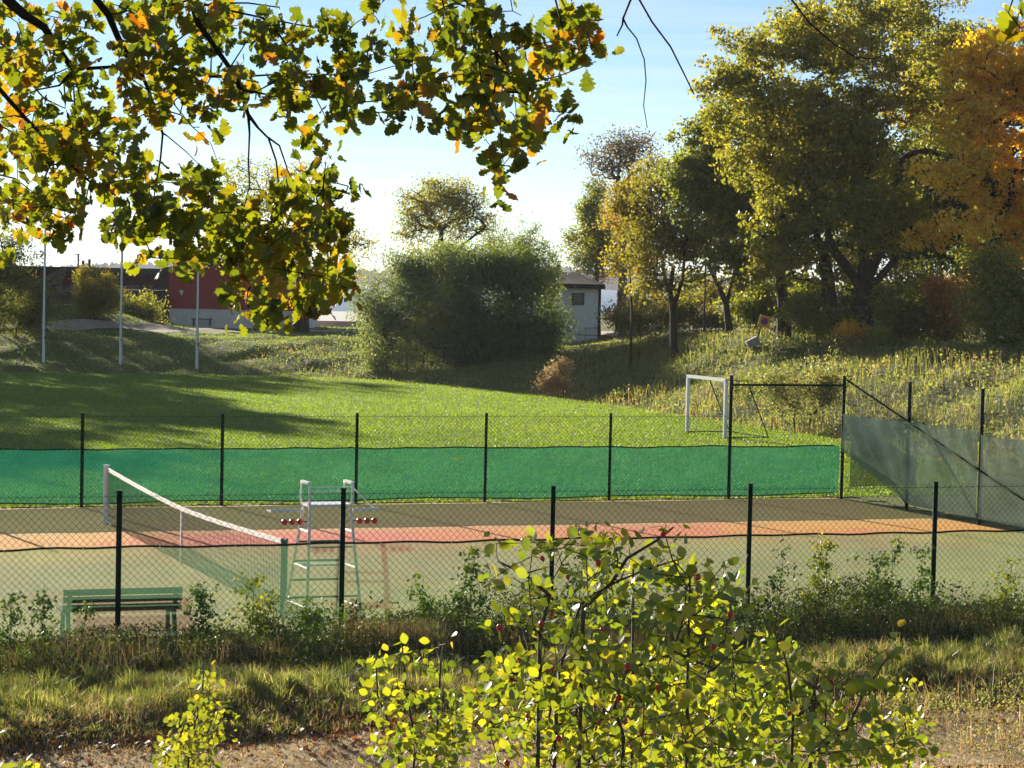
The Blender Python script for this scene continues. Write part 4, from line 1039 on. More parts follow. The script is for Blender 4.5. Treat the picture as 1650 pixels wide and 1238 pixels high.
bush('low green bramble along the top of the bank under the oaks', 95, 1340, [(1330, 520, 50, 18), (1290, 500, 25, 20), (1400, 545, 40, 12)], 60, 6000, 0.13, 't_green', nst=6, clump=0.4, group=UG)
bush('yellow-green bush behind the tall poles of the terrace', 112, 1060, [(1050, 510, 50, 22), (1010, 515, 40, 18), (1110, 505, 45, 22), (1160, 510, 40, 20)], 120, 11000, 0.14, 't_yellow', nst=9, clump=0.5, group=UG)
bush('russet bush round the thick flared trunk', 133, 1005, [(1010, 505, 30, 14)], 50, 4500, 0.14, 't_brown', nst=5, clump=0.45, group=UG)
bush('green bush on the terrace between the two dark oak trunks', 103, 1230, [(1290, 490, 40, 35)], 50, 5500, 0.14, 't_green', nst=5, clump=0.5, group=UG)
bush('sprawling green shrub on the slope behind the fence rail', 80, 1290, [(1290, 640, 55, 40), (1250, 620, 35, 30), (1330, 610, 40, 40)], 130, 6500, 0.10, 'scrub', nst=9, clump=0.35, cat='shrub', name='shrub')
bush('pale dry shrub at the field edge beside the big bush', 101, 900, [(905, 605, 28, 26), (890, 620, 25, 15)], 60, 3500, 0.10, 'straw', nst=7, clump=0.3, cat='shrub', name='shrub')
bush('thin upright weed on the shaded bank by the shed', 108, 1020, [(1022, 575, 14, 22), (1050, 590, 8, 12)], 16, 500, 0.12, 't_yellow', nst=2, clump=0.3, cat='shrub', name='shrub')
# trees outside the frame on the left that shade the field
OL = ['broad green tree standing nearest beyond the left photo edge, out of view', 'broad green tree deeper in the stand beyond the left photo edge', 'wide green tree beside the nearest one outside the photo', 'rearmost green tree of the stand outside the photo', 'outermost green tree of the stand left of the photo', 'tall green tree on the field corner beyond the left photo edge']
for i, (x, y, h) in enumerate([(-35, 124, 15), (-40, 140, 17), (-45, 121, 19), (-38, 156, 16.5), (-56, 132, 18), (-38, 114.5, 15.5)]):
    z = gz1(x, y)
    tree(OL[i], y, 0, [(x, y, z), (x, y, z + 3), (x + .3, y, z + 6)], [(x, y, z + h * 0.62, 4.5, 4.5, h * 0.32), (x + 1.5, y - 1, z + h * 0.45, 4, 4, 3), (x - 1, y + 1, z + h * 0.78, 3, 3, 2.6)], 150, 9000, 0.42, 't_green', 0.35, clump=1.2, world=True, group='trees left of the photo')

# far shore wood
rr = np.random.default_rng(5)
V = []
xsH = np.linspace(-1500, 1500, 900)
Y = 2600
for i, x in enumerate(xsH):
    pass
n = 9000
x = rr.uniform(-1500, 1500, n); y = Y + rr.uniform(0, 160, n)
prof = 17 + 5 * np.sin(x * 0.004 + 1) + 4 * np.sin(x * 0.013) - 9 * sm((x + 250) / 700) 
tops = (prof + rr.normal(0, 1.8, n)) * rr.uniform(0.55, 1.0, n) ** 0.5
w = rr.uniform(3, 7, n)
B0 = np.stack([x - w, y, np.full(n, -1.6)], 1); B1 = np.stack([x + w, y, np.full(n, -1.6)], 1); B2 = np.stack([x, y + w, np.full(n, -1.6)], 1)
T0 = np.stack([x - w * .55, y, tops * 0.75], 1); T1 = np.stack([x + w * .55, y, tops * 0.8], 1); T2 = np.stack([x, y, tops], 1)
V = np.stack([B0, B1, T1, T2, T0], 1).reshape(-1, 3)
obj('far_wood', npmesh('far_wood', V, np.arange(5 * n), np.arange(n) * 5, M['far_wood']), kind='stuff', label='hazy wooded far shore across the water')

# ------------------------------------------------------------------ scattered grass
def blades(name, X, Y, h, w, mat, label=None, lean=0.35, seed=0, zf=gz, kind='stuff', droop=0.5):
    rr = np.random.default_rng(seed); n = len(X)
    z = zf(X, Y); B = np.stack([X, Y, z], 1)
    th = rr.uniform(0, 2 * np.pi, n); sd_ = np.stack([np.cos(th), np.sin(th), np.zeros(n)], 1)
    ph = rr.uniform(0, 2 * np.pi, n); ln = np.minimum(np.abs(rr.normal(0, lean, n)), 1.1)
    ld = np.stack([np.cos(ph), np.sin(ph), np.zeros(n)], 1) * (ln * h)[:, None]
    up = np.zeros((n, 3)); up[:, 2] = h
    ww = (w * rr.uniform(0.6, 1.3, n))[:, None]
    mid = B + up * 0.6 + ld * 0.35; tip = B + up * (1 - droop * 0.3 * ln[:, None]) + ld
    V = np.stack([B - sd_ * ww, B + sd_ * ww, mid + sd_ * ww * 0.7, tip, mid - sd_ * ww * 0.7], 1).reshape(-1, 3)
    lp = np.array([0, 1, 2, 4, 4, 2, 3])[None] + (np.arange(n) * 5)[:, None]
    stt = (np.array([0, 4])[None] + (np.arange(n) * 7)[:, None]).ravel()
    o = obj(name, npmesh(name, V, lp.ravel(), stt, M[mat]), kind=kind)
    if label: o['label'] = label
    return o
rr = np.random.default_rng(77)
def near_pts(n, v0, v1, u0=-5, u1=15):
    u = rr.uniform(u0, u1, n); v = rr.uniform(v0, v1, n)
    return N0[0] + u * UX - v * UY, N0[1] + u * UY + v * UX, u, v
def pn(u, v, s=1.0, o=0.0): return 0.5 + 0.5 * bumps(u + 3.1 * o, v, s, o)
# grass belt between fence and path
X, Y, u, v = near_pts(150000, -6.1, -2.5)
keep = rr.uniform(0, 1, len(X)) < 0.30 + 0.7 * pn(u, v, 1.3, 2) * (1 - sm((-v - 4.9) / 0.9) * 0.7)
X, Y, u, v = X[keep], Y[keep], u[keep], v[keep]
h = 0.06 + 0.22 * pn(u, v, 1.7, 1) * rr.uniform(0.3, 1.3, len(X)) * (1 - 0.6 * sm((-v - 4.6) / 1.2))
m_ = rr.uniform(0, 1, len(X)) < 0.22 + 0.5 * pn(u, v, 2.3, 11) ** 2
blades('withered_grass', X[m_], Y[m_], h[m_] * 1.15, 0.005, 'straw', 'withered straw-coloured grass mixed into the green verge', 0.8, 6)
X, Y, h = X[~m_], Y[~m_], h[~m_]
blades('grass', X, Y, h, 0.006, 'blade', 'sunlit green grass between the near fence and the footpath', 0.85, 1)
# arching tufts of longer green grass
nt_ = 1150
X0, Y0, u0, v0 = near_pts(nt_, -5.9, -2.9)
kk = rr.uniform(0, 1, nt_) < 0.25 + 0.9 * pn(u0, v0, 1.3, 2); X0, Y0, v0 = X0[kk], Y0[kk], v0[kk]
nb_ = 46; hh = np.repeat(rr.uniform(0.13, 0.36, len(X0)) * (1 - 0.5 * sm((-v0 - 4.6) / 1.0)), nb_)
a_ = rr.uniform(0, 2 * np.pi, len(hh)); r_ = np.abs(rr.normal(0, 0.055, len(hh)))
blades('grass_tufts', np.repeat(X0, nb_) + np.cos(a_) * r_, np.repeat(Y0, nb_) + np.sin(a_) * r_, hh * rr.uniform(0.5, 1.1, len(hh)), 0.006, 'blade_bright', 'bright arching grass tufts on the verge above the footpath', 0.5, 61)
# straw and dry stalks at the fence foot
X, Y, u, v = near_pts(15000, -2.3, -0.15)
h = rr.uniform(0.15, 0.55, len(X)) * (0.5 + 0.9 * pn(u, v, 1.1, 4))
blades('dry_grass', X, Y, h, 0.004, 'straw', 'brown dry grass and stalks at the foot of the near fence', 0.45, 2)
# dry clump near the umpire chair and right of the frame
for (cu_, cv_, su, hh, nn, lab) in ((3.2, -1.6, 0.35, 0.62, 1800, 'clump of tall dry straw in front of the umpire chair'), (6.1, -2.2, 0.25, 0.45, 900, 'clump of dry straw left of the rose bush'), (9.3, -0.9, 0.5, 0.5, 1200, 'pale dry straw clump at the fence foot on the right')):
    u = rr.normal(cu_, su, nn); v = rr.normal(cv_, 0.22, nn); p = (N0[0] + u * UX - v * UY, N0[1] + u * UY + v * UX)
    blades('straw_clump', p[0], p[1], hh * rr.uniform(0.6, 1.1, nn), 0.004, 'straw', lab, 0.16, 3)
# dry rust-coloured weeds bottom right
X, Y, u, v = near_pts(15000, -9.2, -5.9, 6.0, 16)
k = rr.uniform(0, 1, len(X)) < pn(u, v, 1.1, 6) ** 1.5 * sm((u - 6.5) / 2.5); X, Y, u, v = X[k], Y[k], u[k], v[k]
blades('dry_weeds', X, Y, 0.12 + 0.42 * rr.uniform(0, 1, len(X)) ** 2, 0.004, 'straw', 'rusty dry weeds in the lower right corner', 0.6, 4)
X, Y, u, v = near_pts(60000, -9.2, -5.8, 5.5, 16)
k = rr.uniform(0, 1, len(X)) < pn(u, v, 1.1, 6) * sm((u - 6.0) / 2.5); X, Y, u, v = X[k], Y[k], u[k], v[k]
C_ = np.stack([X, Y, gz(X, Y) + rr.uniform(0, 0.42, len(X)) * pn(u, v, 2.1, 8)], 1)
o = obj('rusty_weeds', quads('rusty_weeds', C_, 0.032, M['scrub'], 0.4, 92), kind='stuff'); o['label'] = 'small-leaved rusty and olive weeds in the lower right corner'
# short tufts along the path
X, Y, u, v = near_pts(90000, -9.8, -5.7, -6, 14)
blades('path_tufts', X, Y, rr.uniform(0.02, 0.08, len(X)), 0.006, 'straw', 'short trampled straw on the dirt footpath', 1.2, 5)
# litter
def litter(name, X, Y, size, label, seed, z0=0.015):
    C_ = np.stack([X, Y, gz(X, Y) + z0 + rng.uniform(0, 0.05, len(X))], 1)
    o = obj(name, quads(name, C_, size, M['litter'], 3.0, seed, 0.85), kind='stuff'); o['label'] = label
X, Y, u, v = near_pts(22000, -7.4, -4.0, -6, 15)
k = rr.uniform(0, 1, len(X)) < np.exp(-((v + 5.7) / 0.7) ** 2) + 0.15
litter('fallen_leaves', X[k], Y[k], 0.075, 'brown and orange fallen leaves beside the footpath', 8)
# field grass
n = 260000
t_ = rr.uniform(0, 1, n); Y = 48 + (116 - 48) * t_ ** 1.1; X = rr.uniform(-0.25, 0.19, n) * Y
s = edge_sd(X, Y); u, v = toUV(X, Y)
k = (s < 0.0) & (v > 18.5); X, Y = X[k], Y[k]
blades('field_grass', X, Y, rr.uniform(0.03, 0.075, len(X)), 0.018, 'field_blade', 'short sunlit grass of the football field', 0.6, 9, zf=lambda a, b: np.full(len(a), -0.012))
# bank scrub: leafy and straw
def path_d(X, Y):
    d_ = np.full(np.shape(X), 1e9)
    for a, b in zip(GP[:-1], GP[1:]):
        dx, dy = b[0] - a[0], b[1] - a[1]; t = np.clip(((X - a[0]) * dx + (Y - a[1]) * dy) / (dx * dx + dy * dy), 0, 1)
        d_ = np.minimum(d_, np.hypot(X - a[0] - t * dx, Y - a[1] - t * dy))
    return d_
n = 330000
Y = rr.uniform(46, 150, n); X = rr.uniform(-0.24, 0.24, n) * Y
s = edge_sd(X, Y)
dens = np.where(X > 0, 1.0, np.where(X > -13, 0.4, 0.05))
pathd = np.minimum(np.abs(edge_sd(X, Y) - 15), 99)
k = (s > -0.2) & (s < 19) & (path_d(X, Y) > 2.0) & (rr.uniform(0, 1, n) < dens * (0.35 + 0.65 * pn(X, Y, 0.8, 3)))
Xs, Ys, ss = X[k], Y[k], s[k]
amp = (0.10 + 0.75 * pn(Xs, Ys, 0.55, 7) ** 1.5 * np.where(Xs > 3, 1, 0.22)) * sm((ss + 0.3) / 1.5) * (1 - 0.8 * sm((ss - 8) / 4))
C_ = np.stack([Xs, Ys, gz(Xs, Ys) + rr.uniform(0, 1, len(Xs)) * amp], 1)
h2 = rr.uniform(0, 1, len(Xs)) < 0.62
o = obj('bank_scrub', quads('bank_scrub', C_[h2], 0.12, M['scrub'], 0.5, 21), kind='stuff'); o['label'] = 'tangled brown and green scrub on the bank around the field'
q_ = ~h2
blades('bank_grass', Xs[q_], Ys[q_], 0.12 + amp[q_] * 0.8, 0.014, 'scrub', 'dry long grass on the bank around the field', 0.4, 22)
# green grass on left terrace slope
n = 60000; Y = rr.uniform(112, 165, n); X = rr.uniform(-0.25, 0.02, n) * Y; s = edge_sd(X, Y); k = (s > 0) & (path_d(X, Y) > 1.9)
blades('terrace_grass', X[k], Y[k], rr.uniform(0.03, 0.10, k.sum()), 0.02, 'field_blade', 'green grass on the slope below the buildings', 0.6, 23)

# ------------------------------------------------------------------ leaf shapes
def oak_leaf(seed, L=1.0):
    rr = random.Random(seed)
    st = [(0.0, 0.0), (0.10, 0.02), (0.15, 0.08), (0.20, 0.19), (0.26, 0.20), (0.30, 0.13), (0.35, 0.22), (0.40, 0.31), (0.46, 0.30), (0.50, 0.20), (0.55, 0.32), (0.62, 0.39), (0.68, 0.34), (0.72, 0.24), (0.78, 0.31), (0.85, 0.30), (0.89, 0.20), (0.95, 0.17), (0.99, 0.09), (1.0, 0.0)]
    V = []; Fc = []
    cz = rr.uniform(-0.10, 0.2); fold = rr.uniform(0.1, 0.45)
    n = len(st)
    def zz(x, w): return cz * x * x * 0.8 + fold * abs(w) * 0.6 + 0.05 * math.sin(x * 9 + w * 8 + seed)
    for x, w in st: V.append((x, 0, zz(x, 0)))
    for sgn in (1, -1):
        base = len(V)
        for x, w in st:
            ww = w * rr.uniform(0.93, 1.07); V.append((x + 0.12 * w, sgn * ww, zz(x, ww)))
        for i in range(n - 1):
            f = (i, i + 1, base + i + 1, base + i)
            Fc.append(f if sgn > 0 else f[::-1])
    return np.array(V) * L, Fc
def round_leaf(seed, wid=0.36):
    rr = random.Random(seed)
    st = [(0, 0), (0.05, 0.10), (0.2, 0.26), (0.42, 0.36), (0.65, 0.33), (0.85, 0.18), (1.0, 0.0)]
    V = []; Fc = []; n = len(st); fold = rr.uniform(0.1, 0.5); cz = rr.uniform(-0.2, 0.15)
    def zz(x, w): return cz * x * x + fold * abs(w) * 0.7
    for x, w in st: V.append((x, 0, zz(x, 0)))
    for sgn in (1, -1):
        base = len(V)
        for x, w in st:
            ww = w / 0.36 * wid * rr.uniform(0.92, 1.08); V.append((x, sgn * ww, zz(x, ww)))
        for i in range(n - 1):
            f = (i, i + 1, base + i + 1, base + i); Fc.append(f if sgn > 0 else f[::-1])
    return np.array(V), Fc
def leaf_frames(n, rr, down=0.6, up=0.3):
    a = rr.normal(0, 1, (n, 3)); a[:, 2] -= down; a /= np.linalg.norm(a, axis=1)[:, None]
    nr = rr.normal(0, 1, (n, 3)); nr[:, 2] += up; nr -= a * np.sum(a * nr, 1)[:, None]; nr /= np.linalg.norm(nr, axis=1)[:, None]
    return a, np.cross(nr, a), nr
def many_leaves(name, shapes, Cc, sizes, frames, mat):
    a, b, c = frames; n = len(Cc); Vs = []; Ls = []; off = 0; starts = []; lo = 0
    which = np.arange(n) % len(shapes)
    for k, (SV, SF) in enumerate(shapes):
        idx = np.where(which == k)[0]
        if not len(idx): continue
        loc = SV[None] * sizes[idx][:, None, None]
        Wd = Cc[idx][:, None] + loc[..., 0:1] * a[idx][:, None] + loc[..., 1:2] * b[idx][:, None] + loc[..., 2:3] * c[idx][:, None]
        fl = np.concatenate([np.array(f) for f in SF]); fs = np.cumsum([0] + [len(f) for f in SF[:-1]])
        m_ = len(SV)
        Ls.append((fl[None] + (np.arange(len(idx)) * m_)[:, None] + off).ravel())
        starts.append((fs[None] + (np.arange(len(idx)) * len(fl))[:, None] + lo).ravel())
        Vs.append(Wd.reshape(-1, 3)); off += len(idx) * m_; lo += len(idx) * len(fl)
    return npmesh(name, np.concatenate(Vs), np.concatenate(Ls), np.concatenate(starts), mat, True)
def place_leaves(parent, shapes, Cc, sizes, frames, mat, nsingle, leafname='leaf', restname='foliage'):
    """largest nsingle leaves as objects of their own sharing meshes, the rest one part"""
    d = sizes / np.linalg.norm(Cc - np.array((0, 0, EYE)), axis=1)
    # only leaves that fall in the picture count
    rel = Cc - np.array((0, 0, EYE)); zf = rel @ np.array(F); xx = rel @ np.array(CR) / zf * FPX; yy = -(rel @ np.array(CU)) / zf * FPX
    inn = (np.abs(xx) < 825) & (np.abs(yy) < 619)
    order = np.argsort(-(d * inn))
    single = order[:nsingle]; rest = order[nsingle:]
    ms = [mesh(leafname, s[0], s[1], mat, True) for s in shapes]
    a, b, c = frames
    pinv = Matrix.Translation(-Vector(parent.location))
    for q, i in enumerate(single):
        o = bpy.data.objects.new(leafname, ms[q % len(ms)]); COL.objects.link(o); o.parent = parent
        o.matrix_parent_inverse = pinv
        s = sizes[i]
        o.matrix_basis = Matrix(((a[i][0] * s, b[i][0] * s, c[i][0] * s, Cc[i][0]), (a[i][1] * s, b[i][1] * s, c[i][1] * s, Cc[i][1]), (a[i][2] * s, b[i][2] * s, c[i][2] * s, Cc[i][2]), (0, 0, 0, 1)))
    if len(rest):
        fr = (a[rest], b[rest], c[rest])
        obj(restname, many_leaves(restname, shapes, Cc[rest], sizes[rest], fr, mat), parent, kind='stuff')

OAK = [oak_leaf(i) for i in range(7)]
ROSE = [round_leaf(i) for i in range(5)]
NARROW = [round_leaf(10 + i, 0.24) for i in range(4)]

# ------------------------------------------------------------------ the overhanging oak
ok_ = thing('oak_tree', 'overhanging oak with lobed green and orange leaves hanging in front of the sky', 'tree', (-6.2, 7.0, gz1(-6.2, 7.0)))
zb_ = gz1(-6.2, 7.0)
seeds = []; trr = {}
def add(pts, parent, rad):
    """pts world points; returns last index"""
    prev = parent
    for i, p in enumerate(pts):
        seeds.append((np.array(p, float), prev)); prev = len(seeds) - 1
        trr[prev] = (rad[0] + (rad[1] - rad[0]) * i / max(1, len(pts) - 1)) * (0.48 if rad[0] < 0.06 else 1)
    return prev
tk = add([(-6.2, 7.0, zb_ - 0.2), (-6.1, 7.1, zb_ + 1.5), (-5.9, 7.3, zb_ + 3.0), (-5.7, 7.5, zb_ + 4.4)], -1, (0.42, 0.3))
l1 = add([(-5.0, 8.2, 7.2), (-4.0, 8.9, 7.3), (-3.2, 9.4, 7.25), (-2.4, 9.8, 7.1)], tk, (0.16, 0.09))
l1a = l1
l2 = add([(-1.6, 9.9, 7.0), (-0.8, 10, 6.9), (0.0, 10, 6.75)], l1, (0.08, 0.05))
l3 = add([(0.8, 9.8, 6.8), (1.8, 9.5, 6.9), (2.6, 9.2, 7.0)], l2, (0.045, 0.03))
def px_branch(pts, parent, rad, Y0, Y1):
    n = len(pts)
    out = [tuple(P(x, y, Y0 + (Y1 - Y0) * i / max(1, n - 1))) for i, (x, y) in enumerate(pts)]
    return add(out, parent, rad)
def idx_near(pt):
    A = np.array([s[0] for s in seeds]); return int(np.argmin(np.linalg.norm(A - np.array(pt), axis=1)))
px_branch([(-20, -60), (12, 0), (40, 25), (72, 45), (95, 80), (118, 112)], l1a - 1, (0.050, 0.026), 9.6, 10.2)
e = px_branch([(118, 112), (150, 110), (200, 107), (225, 105)], len(seeds) - 1, (0.018, 0.014), 10.2, 10.3)
px_branch([(118, 140), (122, 190), (124, 215)], idx_near(P(118, 112, 10.2)), (0.010, 0.006), 10.2, 10.4)
px_branch([(103, 135), (105, 175)], idx_near(P(118, 112, 10.2)), (0.010, 0.005), 10.2, 10.3)
px_branch([(95, 138), (60, 145), (30, 158)], idx_near(P(118, 112, 10.2)), (0.010, 0.005), 10.1, 10.0)
px_branch([(-40, 110), (0, 145), (40, 190), (80, 230), (110, 262), (150, 298)], l1a - 2, (0.024, 0.010), 9.8, 9.9)
px_branch([(-40, 275), (0, 282), (25, 288), (60, 315)], idx_near(P(-40, 110, 9.8)), (0.012, 0.005), 10, 10.2)
A1 = px_branch([(120, -60), (155, 0), (175, 25), (190, 60), (205, 90), (222, 104)], l1a, (0.036, 0.024), 9.9, 10.1)
px_branch([(235, 135), (250, 175), (262, 215), (258, 260), (250, 300), (246, 340)], A1, (0.016, 0.006), 10.1, 10.2)
px_branch([(270, 220), (300, 245), (325, 270)], idx_near(P(262, 215, 10.1)), (0.007, 0.004), 10.1, 10.0)
px_branch([(255, 175), (290, 185), (310, 205), (340, 232), (352, 265)], idx_near(P(250, 175, 10.1)), (0.008, 0.003), 10.1, 9.8)
A2 = px_branch([(255, 103), (290, 115), (340, 123), (375, 124)], A1, (0.020, 0.014), 10.1, 10.2)
px_branch([(415, 122), (470, 119), (520, 120), (560, 122), (590, 120)], A2, (0.010, 0.005), 10.2, 10.4)
A3 = px_branch([(300, -60), (308, 0), (320, 40), (345, 75), (370, 110), (388, 145), (400, 185)], l2 - 2, (0.030, 0.018), 9.8, 10.0)
px_branch([(402, 215), (400, 260), (402, 300), (392, 340), (388, 370), (410, 400), (430, 420)], A3, (0.010, 0.005), 10.0, 10.2)
A4 = px_branch([(415, 205), (432, 222), (445, 260), (450, 310), (452, 360), (470, 385), (490, 420)], A3, (0.012, 0.005), 10.0, 10.1)
px_branch([(450, 235), (462, 270), (475, 300), (500, 320), (520, 335)], idx_near(P(432, 222, 10)), (0.009, 0.004), 10.0, 10.1)
px_branch([(300, 0), (360, 15), (420, 28), (480, 40), (530, 48)], l2 - 2, (0.014, 0.006), 10.3, 10.4)
px_branch([(440, 40), (462, 75), (480, 115), (505, 150), (525, 190)], idx_near(P(420, 28, 10.35)), (0.012, 0.005), 10.3, 10.3)
px_branch([(345, 5), (400, 5), (450, 12)], l2 - 1, (0.010, 0.007), 10.0, 10.2)
A5 = px_branch([(730, -60), (755, 0), (785, 40), (800, 85), (802, 120), (795, 150)], l3 - 2, (0.022, 0.010), 9.3, 9.6)
px_branch([(780, 165), (765, 185), (775, 215), (790, 235)], A5, (0.006, 0.004), 9.6, 9.7)
px_branch([(815, 105), (830, 130), (850, 150), (845, 190), (830, 225), (828, 250)], A5 - 2, (0.008, 0.003), 9.6, 9.5)
px_branch([(690, -50), (712, 0), (722, 40), (700, 80), (690, 110)], l2, (0.012, 0.005), 9.6, 9.7)
px_branch([(880, -60), (895, 0), (905, 40), (925, 70)], l3 - 2, (0.012, 0.005), 9.2, 9.3)
# bare twigs
b1 = px_branch([(1030, -80), (1016, 0), (1004, 30), (1003, 40), (994, 58)], l3 - 1, (0.012, 0.006), 8.8, 8.8)
px_branch([(1010, 42), (1026, 62), (1038, 95), (1041, 130), (1037, 170), (1043, 206)], b1 - 2, (0.0075, 0.0035), 8.8, 8.9)
px_branch([(1024, -80), (1030, 0), (1050, 35), (1080, 75), (1100, 115), (1118, 152)], l3 - 1, (0.010, 0.006), 8.7, 8.6)
px_branch([(815, -60), (823, 0), (826, 18), (840, 25)], l3 - 3, (0.006, 0.003), 9, 9)
l4 = add([(3.4, 8.8, 6.9), (4.2, 8.4, 6.7)], l3, (0.03, 0.02))
px_branch([(1255, -60), (1276, 0), (1305, 38), (1345, 72), (1380, 93), (1405, 95), (1428, 88)], l3, (0.010, 0.005), 8.4, 8.4)
px_branch([(1275, -40), (1288, 0), (1310, 25), (1350, 42)], l3, (0.005, 0.003), 8.5, 8.5)
px_branch([(1516, -60), (1515, 0), (1512, 40), (1511, 76)], l4 - 1, (0.006, 0.003), 8.2, 8.2)
px_branch([(1640, -60), (1632, 0), (1625, 20)], l4, (0.008, 0.004), 7.2, 7.2)
nseed = len(seeds)

BL = [(30, 140, 60, 90, 45), (90, 130, 60, 60, 34), (60, 205, 80, 60, 56), (30, 280, 60, 70, 50), (100, 262, 55, 55, 44), (125, 320, 35, 45, 22), (40, 350, 50, 36, 24), (95, 365, 24, 18, 8), (10, 395, 18, 20, 6), (60, 18, 70, 24, 20), (15, 60, 25, 60, 14),
      (150, 30, 45, 34, 18), (250, 20, 60, 30, 24), (215, 60, 50, 40, 22), (270, 90, 80, 60, 50), (330, 35, 90, 45, 48), (400, 90, 80, 60, 58), (470, 55, 70, 50, 42), (200, 150, 60, 50, 36), (180, 215, 52, 45, 32), (290, 150, 45, 35, 22), (450, 145, 75, 35, 34), (520, 130, 55, 55, 40), (535, 50, 28, 45, 14), (485, 205, 18, 28, 8), (560, 165, 38, 34, 18), (605, 130, 36, 50, 14), (622, 182, 22, 22, 6), (320, 195, 28, 22, 9), (240, 130, 40, 30, 16),
      (230, 300, 50, 35, 34), (210, 350, 40, 50, 30), (290, 345, 55, 55, 54), (330, 300, 38, 32, 22), (360, 365, 55, 52, 48), (430, 345, 60, 55, 52), (500, 310, 42, 45, 30), (540, 355, 48, 45, 36), (240, 398, 40, 26, 22), (325, 385, 40, 24, 18), (400, 420, 55, 40, 40), (480, 405, 65, 45, 48), (550, 430, 34, 42, 24), (430, 480, 40, 36, 30), (500, 460, 45, 32, 26), (520, 255, 18, 16, 5), (430, 522, 12, 16, 4), (565, 310, 16, 18, 4), (500, 490, 30, 14, 8),
      (620, 8, 26, 16, 8), (680, 60, 45, 45, 26), (740, 28, 60, 34, 30), (790, 75, 52, 52, 38), (700, 122, 55, 45, 34), (650, 150, 26, 36, 12), (750, 150, 65, 50, 46), (820, 135, 45, 52, 28), (880, 55, 40, 45, 28), (935, 65, 36, 32, 20), (920, 15, 28, 20, 9), (880, 120, 36, 24, 13), (900, 182, 16, 20, 7), (760, 208, 55, 20, 18), (845, 225, 30, 26, 16), (820, 272, 34, 22, 14), (860, 175, 34, 26, 14), (700, 188, 26, 16, 6), (962, 88, 14, 16, 4), (1635, 20, 36, 26, 6)]
pts = []; tg = []
rr = np.random.default_rng(31)
for (cx, cy, rx, ry, n) in BL:
    base = 9.5 if 600 < cx < 1100 else (7.2 if cx > 1100 else 10.1)
    ncl = max(1, n // 5)
    for _ in range(ncl):
        while True:
            a_, b_ = rr.uniform(-1, 1, 2)
            if a_ * a_ + b_ * b_ <= 1: break
        c = np.array(P(cx + a_ * rx, cy + b_ * ry, base + rr.normal(0, 0.32))); tg.append(c)
        for _k in range(int(round(n / ncl * 1.8))):
            pts.append(c + rr.normal(0, 0.040, 3))
pts = np.array(pts)
Nn, Pp, ln = grow(seeds, tg, 0.12, 0.16, 0.0, 5)
obj('branches', skeleton_mesh('branches', Nn, Pp, 0.0023, 0.4, 0.42, M['bark_dark'], trr), ok_)
fr = leaf_frames(len(pts), rr, 0.9, 0.3)
sz = rr.uniform(0.055, 0.096, len(pts))
sz = np.where(np.array([p[1] for p in pts]) < 7.9, sz * 1.25, sz)
place_leaves(ok_, OAK, pts - fr[0] * sz[:, None] * 0.4, sz, fr, M['oakleaf'], 300)

